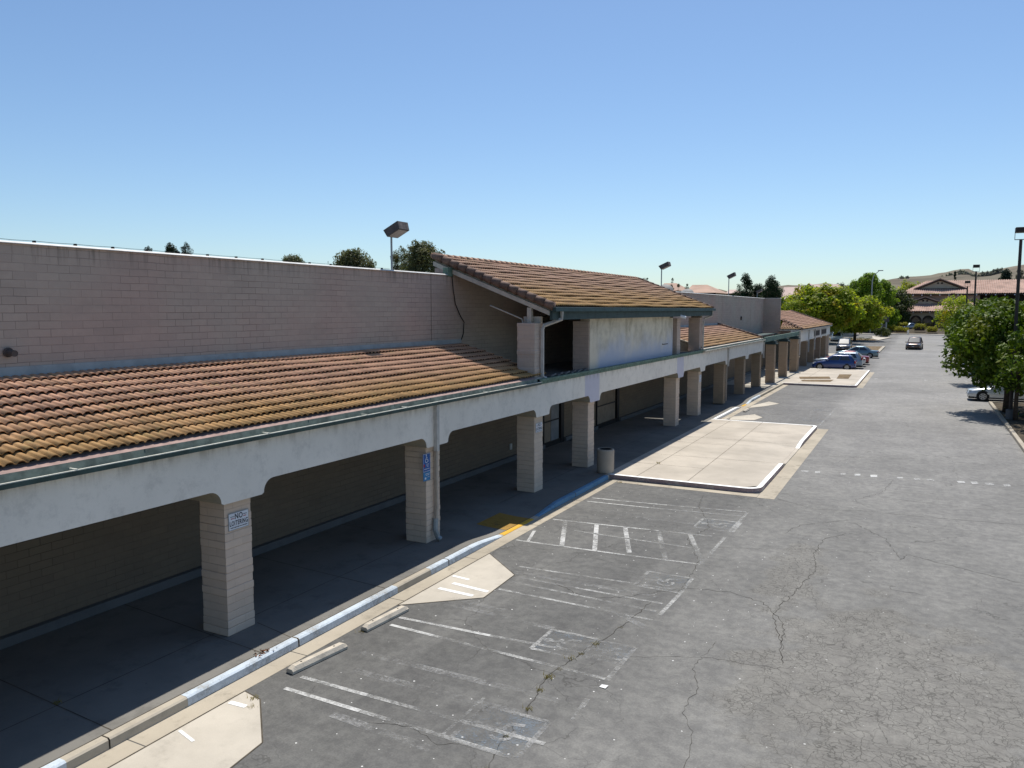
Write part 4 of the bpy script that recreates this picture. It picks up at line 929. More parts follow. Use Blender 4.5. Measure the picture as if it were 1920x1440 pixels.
dup(fl, (-14.3, 66.2, 7.3), 0, 'rooftop floodlight left of the dark cypress trees', (1.2, 1.0, 1.2))
dup(fl, (-14.3, 79.0, 6.6), 0, 'rooftop floodlight at the far end of the block wall', (1.0, 1.0, .95))
def dish(loc, rz, label):
    t = thing('satellite_dish', label, 'dish', loc, rz, 'satellite dishes on the shop roof')
    b = MB(); rs = []
    for k in range(6):
        r = .62 * k / 5 + .001; rs.append([(r * cos(2*pi*j/24), -.2 * (r/.62) ** 2, r * sin(2*pi*j/24)) for j in range(24)])
    b.rings(rs, True, False); d = b.build('reflector', mt['dish'], t, smooth=True)
    d.location = (0, 0, .75); d.rotation_euler = (radians(35), 0, 0)
    b = MB(); b.tube([(0, .05, -1), (0, .08, .9)], .05, 8); b.build('mast', mt['galv'], t)
    b = MB(); b.tube([(0, -.2, .2), (0, -.8, .95)], .02, 6); b.box(-.06, .06, -.9, -.78, .9, 1.02); b.build('feed_arm', mt['galv'], t)
    return t
ds = dish((-16.6, 55.6, 6.65), radians(190), 'grey satellite dish partly hidden by the canopy tiles'); dup(ds, (-16.6, 61.3, 6.45), radians(175), 'grey satellite dish on the roof seen whole above the parapet')
t = thing('security_camera', 'white bullet security camera under the canopy gutter at the panel end', 'security camera', (-10.52, 36.5, 5.62))
b = MB(); b.box(-.06, .06, -.06, .06, -.08, .08); b.build('mount', mt['black'], t)
b = MB(); b.tube([(.02, 0, 0), (.15, .05, .06), (.24, .12, .03)], .025, 6); b.build('arm', mt['galv'], t)
b = MB(); b.tube([(.14, .02, .09), (.62, .22, -.08)], .07, 10); b.build('body', mt['signwhite'], t)
t = thing('paper_scrap', 'small square white paper scrap lying on the near asphalt', 'litter', (-4.17, 11.08, .008)); b = MB(); b.poly([(-.06, -.04, 0), (.05, -.06, .006), (.06, .05, .01), (-.05, .05, .002)]); b.build('sheet', mt['paper'], t)
b = MB()
for k in range(30):
    x, y = random.gauss(0, .045), random.gauss(0, .075); a = random.uniform(0, 6.28); r = random.uniform(.02, .04); z = random.uniform(.004, .05)
    b.poly([(x + r * cos(a), y + r * sin(a), z), (x + r * .4 * cos(a + 1.6), y + r * .4 * sin(a + 1.6), z + .02), (x - r * cos(a), y - r * sin(a), z + random.uniform(0, .02)), (x + r * .4 * cos(a - 1.6), y + r * .4 * sin(a - 1.6), z)])
o = b.build('leaf_litter', mt['leaflitter']); o.location = (-9.57, 9.25, .153); tag(o, 'little heap of brown dead leaves on the blue-painted kerb', 'litter')
# weeds in the cracks
def weed(seed):
    rnd = random.Random(seed); b = MB()
    for k in range(26):
        a = rnd.uniform(0, 6.28); l = rnd.uniform(.03, .09); x, y = rnd.gauss(0, .025), rnd.gauss(0, .04); q = .006
        b.poly([(x - q, y, 0), (x + q, y, 0), (x + l * .7 * cos(a), y + l * .7 * sin(a), l * rnd.uniform(.4, 1))])
    return b
wd = weed(3).build('weed_tuft', mt['l_weed']); tag(wd, 'low dry weed tuft rooted in the long stall crack or pavement seam', 'weed', 'weed tufts in cracks'); wd.location = (-4.86, 12.5, .002)
for x, y, s in ((-4.93, 12.0, .8), (-5.0, 11.75, 1.1), (-5.02, 11.3, .7), (-5.06, 10.95, 1.2), (-5.0, 10.5, .8), (-4.9, 9.9, .9), (-4.85, 9.1, .7), (-4.72, 8.2, 1.2), (-8.75, 8.25, 1.0), (-8.6, 8.05, .8), (-8.9, 25.0, 1.5), (-8.15, 25.0, .9), (-8.53, 28.2, 1.1), (-4.7, 13.4, .6), (-8.86, 11.0, 1.1), (-11.0, 6.6, .9)):
    c = wd.copy(); COL.objects.link(c); c.location = (x, y, .153 if x < -9.6 or (25.5 < y) else .003); c.scale = (s, s, s); c.rotation_euler = (0, 0, random.uniform(0, 6))

# ------------------------------------------------------------------ lamp posts
def lamp_post(loc, label, h):
    t = thing('lamp_post', label, 'lamp post', loc, 0, 'dark square-headed lamp posts')
    b = MB(); b.tube([(0, 0, 0), (0, 0, h - .55)], [.10, .075], 10); b.build('pole', mt['pole'], t)
    b = MB(); b.lathe([(.22, 0), (.22, .6), (.16, .62)], 16); b.build('footing', mt['base'], t)
    b = MB(); b.box(-.27, .27, -.27, .27, h - .20, h + .06); b.build('head', mt['pole'], t, bevel=.02)
    b = MB()
    for s in (-1, 1): b.box(s * .275 - .012, s * .275 + .012, -.02, .02, h - .56, h - .1)
    b.box(-.285, .285, -.03, .03, h - .585, h - .55); b.build('yoke', mt['pole'], t)
    b = MB(); b.box(-.24, .24, -.24, .24, h - .215, h - .20); b.build('lens', mt['lens'], t); return t
lamp_post((4.45, 49.0, 0), 'nearest tall dark lamp post rising above the right-hand trees', 10.15)
lamp_post((4.4, 86.0, 0), 'middle dark lamp post standing before the far tiled roof', 10.1)
lamp_post((4.5, 103.0, 0), 'shortest-looking dark lamp post in front of the far gable', 9.15)
p = gnd(1631, 626); q = at(1633, 508, p[1])
t = thing('street_light', 'tall slender pale grey street light by the far kerb', 'street light', p)
b = MB(); b.tube([(0, 0, 0), (.05, 0, q[2] * .84), (.35, 0, q[2] * .93), (1.5, 0, q[2])], [.17, .13, .10, .07], 8); b.build('pole', mt['galv'], t)
b = MB(); b.box(1.2, 2.4, -.2, .2, q[2] - .06, q[2] + .14); b.build('luminaire', mt['galv'], t)

# ------------------------------------------------------------------ cars
def car(name, label, loc, rz, paint, L=4.3, W=1.76, HT=1.5, kind='hatch', group='cars in the shopping centre car park', cat='car'):
    t = thing(name, label, cat, loc, rz, group); hw = W / 2
    belt = .92 if kind in ('hatch', 'sedan') else 1.02
    hood = .74 if kind == 'sedan' else .84
    if kind == 'hatch': st = [(-.5, .45, .80), (-.49, .30, .95), (-.40, .22, .97), (.10, .2, .95), (.18, .2, .93), (.30, .2, .86), (.43, .22, .72), (.485, .26, .60), (.5, .34, .5)]
    elif kind == 'sedan': st = [(-.5, .42, .78), (-.485, .28, .90), (-.34, .22, .94), (-.2, .2, .92), (.14, .2, .90), (.2, .2, .88), (.36, .2, .80), (.46, .22, .70), (.49, .26, .60), (.5, .34, .5)]
    elif kind == 'pickup': st = [(-.5, .45, .85), (-.495, .4, 1.05), (-.2, .35, 1.07), (.12, .3, 1.05), (.2, .3, 1.03), (.44, .3, .96), (.485, .32, .85), (.5, .4, .7)]
    else: st = [(-.5, .42, .9), (-.49, .30, 1.03), (-.4, .25, 1.05), (.14, .25, 1.02), (.22, .25, 1.0), (.36, .25, .93), (.46, .27, .82), (.49, .3, .70), (.5, .38, .58)]
    b = MB(); rs = []
    for xf, zb, zt in st:
        e = max(0, (abs(xf) - .40) / .10); w_ = hw * (1 - .16 * e ** 2); x = xf * L
        rs.append([(x, -w_ * .86, zb), (x, -w_ * .985, zb + .08), (x, -w_, zb + (zt - zb) * .5), (x, -w_ * .97, zt - .09), (x, -w_ * .88, zt - .01), (x, -w_ * .45, zt + .025),
                   (x, w_ * .45, zt + .025), (x, w_ * .88, zt - .01), (x, w_ * .97, zt - .09), (x, w_, zb + (zt - zb) * .5), (x, w_ * .985, zb + .08), (x, w_ * .86, zb)])
    b.rings(rs)
    # greenhouse
    gh = {'hatch': (-.47, -.36, .03, .22), 'sedan': (-.34, -.17, .02, .25), 'suv': (-.48, -.38, -.02, .235), 'pickup': (-.14, -.10, .06, .17)}[kind]
    zb_ = {'hatch': .93, 'sedan': .89, 'suv': 1.0, 'pickup': 1.03}[kind]
    xa, xb, xc, xd = [q * L for q in gh]; wb, wt = hw * .93, hw * .70
    base = [(xa, -wb * .93, zb_), (xa + .15 * L * .3, -wb, zb_), (xd - .2, -wb, zb_), (xd, -wb * .86, zb_ - .02), (xd, wb * .86, zb_ - .02), (xd - .2, wb, zb_), (xa + .15 * L * .3, wb, zb_), (xa, wb * .93, zb_)]
    def lev(f, z):
        r = []
        for (x, y, _), (tx, ty) in zip(base, ((xb, -wt * .92), (xb + .12, -wt), (xc - .12, -wt), (xc, -wt * .9), (xc, wt * .9), (xc - .12, wt), (xb + .12, wt), (xb, wt * .92))):
            r.append((x + (tx - x) * f, y + (ty - y) * f, z))
        return r
    rs2 = [base, lev(.5, zb_ + (HT - zb_) * .55), lev(.9, HT - .05), [(x * .97 + (xb + xc) * .015, y * .86, HT) for x, y, z in lev(1, 0)]]
    b.rings(rs2); body = b.build('body', paint, t, smooth=True, bevel=.035)
    # glass laid just proud of the shell
    def P(f, e, side, off=.034):          # a point on the side of the greenhouse
        A = Vector((xa + .10 * L * .3, wb, zb_)); B = Vector((xd - .12, wb * .97, zb_)); C = Vector((xb + .05, wt, HT)); D = Vector((xc - .03, wt * .97, HT))
        p = A.lerp(B, f).lerp(C.lerp(D, f), e); return (p.x, side * (p.y + off), p.z)
    spl = .5 if kind != 'pickup' else .48
    for side in (-1, 1):
        for f0, f1 in (((.08, spl - .02), (spl + .02, .93)) if kind != 'pickup' else ((.1, .9),)):
            g = MB(); qd = [P(f0, .14, side), P(f1, .14, side), P(f1 * .985, .80, side), P(f0 + .02, .80, side)]; g.poly(qd if side > 0 else qd[::-1]); g.build('side_window', mt['carglass'], t)
    def endglass(x0, x1, name):
        g = MB(); s = 1 if x0 > x1 else -1
        y0, y1 = wb * .80, wt * .86
        def E(e, y_): 
            return (x0 + (x1 - x0) * e + s * .045, y_, zb_ + (HT - zb_) * e + .035)
        a0, a1 = y0 + (y1 - y0) * .08, y0 + (y1 - y0) * .86
        q = [E(.08, -a0), E(.08, a0), E(.86, a1), E(.86, -a1)]; g.poly(q if s > 0 else q[::-1]); return g.build(name, mt['carglass'], t)
    endglass(xd, xc, 'windscreen'); endglass(xa, xb, 'rear_window')
    R = .32 if kind in ('hatch', 'sedan') else .37
    for fx in (-.305, .315):
        for side in (-1, 1):
            w_ = MB(); w_.T = Matrix.Translation((fx * L, side * (hw - .085), R)) @ Matrix.Rotation(pi/2, 4, 'X')
            w_.lathe([(R * .6, -.10), (R * .93, -.105), (R, -.07), (R, .07), (R * .93, .105), (R * .6, .10)], 20); tyre = w_.build('wheel', mt['tyre'], t)
            w_ = MB(); w_.T = Matrix.Translation((fx * L, side * (hw + .026), R)) @ Matrix.Rotation(pi/2, 4, 'X')
            for k in range(6):
                a = 2*pi*k/6; w_.poly([(R*.1*cos(a-.9), R*.1*sin(a-.9), 0), (R*.62*cos(a-.28), R*.62*sin(a-.28), 0), (R*.62*cos(a+.28), R*.62*sin(a+.28), 0), (R*.1*cos(a+.9), R*.1*sin(a+.9), 0)])
            w_.rings([[(r * cos(2*pi*k/20), r * sin(2*pi*k/20), 0) for k in range(20)] for r in (R*.56, R*.66)], True, False); w_.build('rim', mt['rim'], tyre)
            w_ = MB(); w_.T = Matrix.Translation((fx * L, side * (hw - .004), R + .015)) @ Matrix.Rotation(pi/2, 4, 'X'); rr = R * 1.17
            w_.poly([(rr * cos(a), rr * sin(a), 0) for a in [2*pi*k/24 for k in range(24)]] if side < 0 else [(rr * cos(-a), rr * sin(-a), 0) for a in [2*pi*k/24 for k in range(24)]]); w_.build('wheel_arch', mt['plastic'], t)
    zf = {'hatch': .66, 'sedan': .64, 'suv': .82, 'pickup': .86}[kind]
    for side in (-1, 1):
        h = MB(); h.box(.445 * L, .487 * L, *sorted((side * hw * .56, side * hw * .88)), zf - .08, zf + .05); h.build('headlight', mt['headlight'], t, bevel=.02)
        h = MB(); h.box(-.502 * L, -.47 * L, *sorted((side * hw * .66, side * hw * .93)), zf + .06, zf + .30 if kind != 'sedan' else zf + .2); h.build('taillight', mt['taillight'], t, bevel=.015)
        h = MB(); h.box(xd - .42, xd - .24, *sorted((side * (hw * .95), side * (hw + .17))), zb_ + .02, zb_ + .15); h.build('mirror', paint, t, bevel=.03)
    h = MB(); h.box(.47 * L, .497 * L, -hw * .5, hw * .5, zf - .12, zf - .03); h.box(.47 * L, .499 * L, -hw * .62, hw * .62, .32, .46); h.build('grille', mt['plastic'], t)
    h = MB(); h.box(.499 * L, .504 * L, -.15, .15, .47, .55); h.build('licence_plate', mt['plate'], t)
    h = MB(); h.box(-.508 * L, -.499 * L, -.15, .15, .72, .80); h.build('licence_plate', mt['plate'], t)
    h = MB(); h.box(-.49 * L, .485 * L, -hw * .9, hw * .9, .17, .27); h.build('sill', mt['plastic'], t)
    return t
pt = {k: car_paint('paint_' + k, c, m_) for k, c, m_ in (('blue', (.008, .036, .17), .1), ('silver_blue', (.30, .36, .42), .4), ('white', (.72, .72, .70), 0), ('red', (.28, .02, .02), .1), ('charcoal', (.035, .035, .042), .3), ('teal', (.16, .24, .28), .5), ('bronze', (.09, .05, .03), .4), ('silver', (.60, .62, .62), .25), ('grey_blue', (.2, .24, .3), .4), ('black', (.012, .013, .018), .1))}
car('parked_hatchback', 'royal blue hatchback parked nose-in at the front of the row', (-7.45, 83.3, 0), pi, pt['blue'], 4.0, 1.70, 1.50, 'hatch')
car('parked_wagon', 'pale silver-blue estate car parked right behind the blue hatchback', (-7.35, 86.4, 0), pi, pt['silver_blue'], 4.6, 1.78, 1.62, 'suv')
car('parked_sedan', 'white saloon nose-in third along the row, mostly hidden by the estate', (-7.3, 89.6, 0), pi, pt['white'], 4.6, 1.78, 1.46, 'sedan')
car('parked_sedan', 'red saloon peeking out between the white car and teal coupe', (-7.1, 93.0, 0), pi, pt['red'], 4.6, 1.78, 1.46, 'sedan')
car('parked_sedan', 'slate teal saloon standing apart with its tail towards the aisle', (-6.9, 106.2, 0), pi, pt['teal'], 4.9, 1.80, 1.44, 'sedan')
car('parked_suv', 'charcoal SUV facing the camera with sun glare on its windscreen', (-9.75, 123.0, 0), -pi/2, pt['charcoal'], 4.6, 1.86, 1.78, 'suv')
car('parked_sedan', 'white saloon facing the camera beside the far end of the building', (-14.2, 162.5, 0), -pi/2, pt['white'], 4.8, 2.0, 1.75, 'sedan')
car('moving_suv', 'bronze SUV driving down the aisle towards the camera', (-.72, 133.0, 0), -pi/2 - .075, pt['bronze'], 4.9, 2.05, 1.85, 'suv')
car('parked_sedan', 'silver saloon parked under the right-hand trees, nose to the aisle', (5.25, 59.6, 0), pi, pt['silver'], 4.7, 1.8, 1.46, 'sedan')
car('parked_sedan', 'dark saloon half hidden behind the nearest tree trunks at right', (7.7, 50.6, 0), pi, pt['black'], 4.6, 1.8, 1.45, 'sedan')

# ------------------------------------------------------------------ trees
def crown_mesh(b, blobs, leaf, dens, rnd, flat=.6, leafw=.55):
    """blobs: (x,y,z,r). leaf quads scattered in clumps on and in each blob"""
    for (cx, cy, cz, r) in blobs:
        n = int(dens * r * r * rnd.uniform(.55, 1.25))
        for k in range(n):
            while True:
                d = Vector((rnd.uniform(-1, 1), rnd.uniform(-1, 1), rnd.uniform(-1, 1)))
                if .05 < d.length < 1: break
            d.normalize(); rad = r * (rnd.uniform(.25, 1.0) ** .45) * rnd.uniform(.92, 1.1)
            p = Vector((cx, cy, cz)) + d * rad
            nrm = (d + Vector((rnd.uniform(-.9, .9), rnd.uniform(-.9, .9), rnd.uniform(-.3, 1.1)))).normalized()
            a = nrm.orthogonal().normalized(); a.rotate(Matrix.Rotation(rnd.uniform(0, 6.28), 3, nrm)); c = nrm.cross(a)
            l = leaf * rnd.uniform(.6, 1.3); w_ = l * leafw
            i = [b.pt(p - a * l * .5), b.pt(p + c * w_ * .5 - nrm * l * .1), b.pt(p + a * l * .5 - nrm * l * .12), b.pt(p - c * w_ * .5 - nrm * l * .1)]
            b.face(i)
def make_blobs(rnd, rx, ry, z0, z1, n, rmin, rmax, shape='round'):
    bl = []; tries = 0
    while len(bl) < n and tries < 5000:
        tries += 1
        t = rnd.uniform(0, 1); z = z0 + (z1 - z0) * t
        if shape == 'round': k = sqrt(max(0, 1 - (2 * t - 1) ** 2)) ** .8
        elif shape == 'cone': k = (1 - t) ** .8
        elif shape == 'column': k = min(1, t * 4 + .4) * (1 - t ** 3) ** .7
        elif shape == 'dome': k = sqrt(max(0, 1 - t * t)) * min(1, .55 + t * 2)
        a = rnd.uniform(0, 2 * pi); q = sqrt(rnd.uniform(.12, 1)) * k
        bl.append((rx * q * cos(a), ry * q * sin(a), z, rnd.uniform(rmin, rmax) * (.6 + .4 * k)))
    return bl
def tree(name, label, loc, h, rx, ry, z0, leafm, nb, rmin, rmax, leaf, dens, shape='round', seed=1, group=None, trunk_r=.12, barkm='bark', cat='tree', limbs=6):
    rnd = random.Random(seed); t = thing(name, label, cat, loc, 0, group)
    bl = make_blobs(rnd, rx, ry, z0, h, nb, rmin, rmax, shape)
    zm = (z0 + h) / 2                     # stray sprays that break the outline
    for q in rnd.sample(bl, len(bl) // 2):
        d = Vector((q[0], q[1], (q[2] - zm) * (rx / max(.1, (h - z0) / 2))))
        if d.length < rx * .45: continue
        d.normalize(); k = q[3] * rnd.uniform(.7, 1.15); bl.append((q[0] + d.x * k, q[1] + d.y * k, q[2] + d.z * k * .8 + rnd.uniform(-.1, .1) * rmin, q[3] * rnd.uniform(.28, .5)))
    b = MB(); b.tube([(0, 0, -.02), (.03, .02, z0 * .5), (0, 0, z0 + (h - z0) * .25), (.05, 0, z0 + (h - z0) * .75)], [trunk_r * 1.25, trunk_r, trunk_r * .75, trunk_r * .2], 8)
    for q in rnd.sample(bl, min(limbs, len(bl))):
        zs_ = z0 * .8 + (q[2] - z0) * .3; b.tube([(0, 0, max(.3, zs_)), (q[0] * .5, q[1] * .5, (zs_ + q[2]) / 2 + .1), (q[0], q[1], q[2])], [trunk_r * .55, trunk_r * .35, trunk_r * .1], 5)
    b.build('trunk', mt[barkm], t, smooth=True)
    b = MB(); crown_mesh(b, bl, leaf, dens, rnd); b.build('crown', mt[leafm], t)
    return t
# right-hand median trees
G1 = 'leafy trees along the right-hand median'
tA = tree('median_tree', 'bright leafy tree at the right edge with its lower crown in full sun', (5.6, 45.9, 0), 5.2, 1.75, 1.7, 2.0, 'l_fig', 40, .4, .75, .26, 210, 'round', 11, G1, .13)
tB = tree('median_tree', 'broad dark green tree overhanging the aisle and the silver saloon', (4.5, 52.2, 0), 6.0, 3.1, 3.0, 2.0, 'l_fig', 95, .5, 1.0, .30, 200, 'round', 12, G1, .15)
dup(tB, (7.2, 55.2, 0), 2.1, 'median tree directly behind the broad dark green one', (.95, .95, 1.02)); dup(tB, (8.4, 51.0, 0), 4.0, 'median tree at the picture edge, behind the nearest lamp post', (.95, .95, 1.0))
dup(tB, (5.4, 72.0, 0), .7, 'median tree beyond the silver saloon, its left branches over the aisle', (1.05, 1.05, 1.05)); dup(tB, (6.0, 84.0, 0), 3.1, 'median tree at the foot of the middle lamp post', (1.1, 1.1, 1.08))
dup(tB, (7.2, 101.0, 0), 5.1, 'farthest median tree, below the far tiled gable', (1.15, 1.15, 1.12)); dup(tA, (4.65, 48.6, 0), 1.4, 'thin trunked median tree beside the nearest lamp post', (.8, .8, .85))
dup(tB, (11.0, 63.5, 0), 5.6, 'median tree behind the tail of the silver saloon', (1.0, 1.0, 1.02))
# kerbed median bed
b = MB(); b.box(4.02, 4.2, 36, 57.5, 0, .15); b.box(4.2, 6.2, 57.3, 57.5, 0, .15); b.box(6.2, 6.38, 36, 57.5, 0, .15); structure(b.build('median_kerb', mt['kerb'], bevel=.02))
sheet('planting_bed', ((4.2, 36), (6.2, 36), (6.2, 57.3), (4.2, 57.3)), .10, mt['mulch'])
def shrub(name, label, loc, rx, ry, h, leafm, seed, leaf=.12, dens=260, group=None, nb=14, rr=(.2, .35)):
    rnd = random.Random(seed); t = thing(name, label, 'shrub', loc, 0, group)
    b = MB(); crown_mesh(b, make_blobs(rnd, rx * .8, ry * .8, h * .25, h * .8, nb, rr[0], rr[1], 'dome'), leaf, dens, rnd); b.build('foliage', mt[leafm], t)
    b = MB(); b.tube([(0, 0, -.02), (0, 0, h * .5)], [.05, .02], 6); b.build('stem', mt['bark'], t); return t
shrub('median_shrub', 'low sunlit shrub at the foot of the nearest median tree', (4.6, 50.2, .1), .5, .6, .5, 'l_fig', 5)
# trees behind the tall wall (left)
def far_tree(name, label, px, pytop, Y, wpx, leafm, shape, seed, z0f=.3, nb=40, group=None, barkm='bark', dens=None, rr=(.10, .2)):
    p = at(px, pytop, Y); d = Y / cos(atan(p[0] / Y)) ; ppm = F / d; r = wpx / 2 / ppm; h = p[2]
    return tree(name, label, (p[0], Y, 0), h - r * .34, r * .78, r * .78, h * z0f, leafm, int(nb * 1.5), r * rr[0] * 2.4, r * rr[1] * 2.7, r * .105, (dens or 3.2) * 60 / (r * r) * 11, shape, seed, group, r * .05, barkm)
GL = 'trees beyond the tall block wall'
far_tree('eucalyptus_tree', 'round eucalyptus crown left of the big floodlight', 662, 458, 115, 78, 'l_euc', 'dome', 21, .62, 34, GL, 'palebark')
far_tree('eucalyptus_tree', 'tall ragged eucalyptus directly right of the big floodlight', 795, 450, 100, 78, 'l_euc', 'round', 22, .5, 40, GL, 'palebark')
far_tree('eucalyptus_tree', 'narrow eucalyptus just behind the floodlight pole', 752, 456, 102, 42, 'l_euc', 'round', 23, .5, 26, GL, 'palebark')
far_tree('eucalyptus_tree', 'small olive eucalyptus top over the middle of the wall', 548, 472, 120, 56, 'l_euc', 'dome', 24, .75, 24, GL, 'palebark')
far_tree('pine_tree', 'dark pine top, larger of two side by side over the wall', 320, 450, 130, 44, 'l_pine', 'cone', 25, .72, 22, GL)
far_tree('pine_tree', 'slim airy pine top right beside a larger pine', 348, 452, 130, 24, 'l_pine', 'column', 26, .8, 12, GL)
far_tree('pine_tree', 'tiny dark tree top at the left end of the skyline', 277, 460, 130, 20, 'l_pine', 'dome', 27, .85, 9, GL)
far_tree('cypress_tree', 'tiny pointed cypress tip showing over the wall', 615, 487, 150, 9, 'l_dark', 'cone', 28, .5, 16, GL)
far_tree('palm_like_tree', 'small spiky dark tree top behind the satellite dishes', 1261, 520, 120, 16, 'l_dark', 'cone', 29, .6, 14, GL)
far_tree('small_tree', 'small green tree between the two satellite dishes', 1274, 531, 115, 14, 'l_dark', 'round', 30, .6, 12, GL)
far_tree('small_tree', 'dark little tree right of the taller satellite dish', 1288, 531, 125, 14, 'l_dark', 'round', 31, .6, 12, GL)
far_tree('small_tree', 'dark tree top just over the ridge of the tile canopy', 1213, 518, 120, 22, 'l_dark', 'dome', 32, .8, 12, GL)
far_tree('cypress_tree', 'tallest dark cypress behind the far end of the block wall', 1398, 510, 120, 44, 'l_dark', 'column', 33, .3, 44, GL)
far_tree('cypress_tree', 'dark cypress with a ragged twin top by the last floodlight', 1447, 514, 118, 46, 'l_dark', 'column', 34, .3, 44, GL)
far_tree('cypress_tree', 'shorter dark cypress filling the gap between two taller ones', 1424, 527, 121, 44, 'l_dark', 'dome', 35, .3, 36, GL)
far_tree('cypress_tree', 'low dark shrubby cypress at the left of the group', 1380, 541, 119, 40, 'l_dark', 'dome', 36, .3, 24, GL)
# bright trees past the end of the building
GB = 'bright green trees past the end of the shops'
far_tree('street_tree', 'wide yellow-green tree with an orange-tinged top past the shops', 1542, 537, 150, 112, 'l_street', 'round', 41, .42, 80, GB, dens=4)
far_tree('street_tree', 'yellow-green tree with a visible trunk in the ground-cover bed', 1606, 552, 163, 84, 'l_street', 'round', 42, .36, 60, GB, dens=4)
far_tree('street_tree', 'pale green tree low against the end of the block wall', 1490, 560, 145, 60, 'l_street', 'round', 43, .3, 40, GB, dens=4)
far_tree('poplar_tree', 'tall upright bright green tree, highest behind the street light', 1632, 506, 222, 62, 'l_tall', 'column', 44, .12, 60, GB, dens=4)
far_tree('poplar_tree', 'tall green tree on the right shoulder of the highest one', 1658, 520, 225, 50, 'l_tall', 'column', 45, .1, 46, GB, dens=4)
far_tree('poplar_tree', 'green tree on the left shoulder of the highest one', 1605, 520, 226, 50, 'l_tall', 'column', 46, .1, 46, GB, dens=4)
far_tree('dark_tree', 'grey-green tree top behind the orange-tinged tree', 1573, 529, 215, 50, 'l_dark', 'dome', 47, .4, 34, GB)
far_tree('dark_tree', 'dark green tree between the tall bright trees and the tiled building', 1677, 540, 238, 60, 'l_bush', 'round', 48, .2, 40, GB)
far_tree('street_tree', 'yellow-green tree behind the gable of the tiled building', 1712, 527, 320, 60, 'l_street', 'round', 49, .4, 40, GB)
far_tree('dark_tree', 'dark shaded tree beside the porch of the tiled building', 1650, 577, 232, 56, 'l_dark', 'round', 50, .1, 40, GB)
far_tree('cypress_tree', 'slim pointed cypress above the tiled roof', 1791, 507, 330, 13, 'l_dark', 'cone', 51, .1, 60, GB, dens=9)
far_tree('conifer_tree', 'broad spreading dark conifer above the right part of the tiled roof', 1887, 500, 330, 46, 'l_pine', 'cone', 52, .1, 50, GB)
far_tree('palm_tree', 'thin dark palm-like tree at the far right above the roof', 1913, 502, 330, 18, 'l_pine', 'dome', 53, .6, 20, GB)
far_tree('bare_tree', 'thin-leaved tree in front of the tiled building behind the median trees', 1795, 548, 150, 60, 'l_street', 'round', 54, .25, 26, GB, dens=1.5)

# ------------------------------------------------------------------ across the street
b = MB(); b.poly([(-200, 176, .004), (-60, 176, .004), (-60, 209, .004), (-200, 209, .004)]); structure(b.build('road', mt['street']))
b = MB(); b.box(-300, 200, 209, 212.5, 0, .18); structure(b.build('pavement', mt['pave']))
b = MB(); b.poly([(-300, 212.5, .17), (200, 212.5, .17), (200, 224, .9), (-300, 224, .9)]); b.poly([(-300, 224, .9), (200, 224, .9), (200, 300, .95), (-300, 300, .95)]); structure(b.build('planting_bank', mt['mulch']))
sheet('planting_bed', ((-17.5, 164), (-7.4, 167), (-9.0, 175.5), (-18.5, 173)), .12, mt['soil'])
b = MB(); b.poly([(-8.8, 175.5, .13), (-7.2, 167, .13), (-5.3, 186, .13), (-9.5, 192, .13)]); structure(b.build('corner_pavement', mt['pad']))
GH = 'clipped hedges along the far street'
def hedge(label, px0, px1, pyt, pyb, Y, seed):
    x0, x1 = at(px0, pyb, Y)[0], at(px1, pyb, Y)[0]; zt = at(px0, pyt, Y)[2]; z0 = max(.15, at(px0, pyb, Y)[2]); rnd = random.Random(seed)
    t = thing('hedge', label, 'hedge', ((x0 + x1) / 2, Y, z0), 0, GH); w_ = (x1 - x0) / 2; h = zt - z0
    bl = [(rnd.uniform(-w_ * .88, w_ * .88), rnd.uniform(-.9, .9), rnd.uniform(h * .2, h * .82), rnd.uniform(.32, .5)) for k in range(int(24 + w_ * 20))]
    b = MB(); crown_mesh(b, bl, .2, 210, rnd); b.build('foliage', mt['l_hedge'], t)
    b = MB(); b.box(-w_ * .8, w_ * .8, -.5, .6, -.1, h * .5); b.build('branches', mt['darkwood'], t)
hedge('yellow-green clipped hedge right of the street light', 1633, 1657, 608, 622, 216, 61)
hedge('small brownish hedge beside the monument sign', 1661, 1679, 609, 620, 219, 62)
hedge('low front hedge left of the fire hydrant', 1677, 1703, 612, 622, 214, 63)
hedge('upper hedge behind the fire hydrant and below the parked pickup', 1682, 1702, 605, 611, 226, 64)
hedge('hedge just right of the fire hydrant', 1712, 1736, 606, 619, 218, 65)
hedge('yellow-green hedge under the porch arches, by the median trees', 1737, 1758, 612, 622, 215, 66)
hedge('shaded dark hedge left of the street light', 1598, 1628, 610, 623, 217, 67)
sh = shrub('island_bush', 'rounded dark bush in a kerbed bed at the street corner', (-7.25, 186.5, .1), 2.2, 2.0, 2.2, 'l_bush', 70, .25, 170, None, 46, (.5, .8))
b = MB()
rnd = random.Random(5); crown_mesh(b, [(-17 + rnd.uniform(0, 8.5), 165.5 + rnd.uniform(0, 8), .12, .45) for k in range(46)], .2, 150, rnd); o = b.build('ground_cover', mt['l_bush']); o['kind'] = 'stuff'; tag(o, 'low green ground cover filling the bed at the end of the car park', 'ground cover')
sheet('planting_bed', ((-9.6, 119), (-5.3, 119), (-5.0, 138), (-9.6, 138)), .11, mt['soil']); b = MB(); b.box(-9.7, -5.2, 118.6, 119, 0, .15); b.box(-5.3, -4.9, 119, 139, 0, .15); structure(b.build('island_kerb', mt['kerb']))
p = gnd(1706, 621); t = thing('fire_hydrant', 'small pale fire hydrant on the far pavement edge', 'hydrant', (p[0], 211, .18))
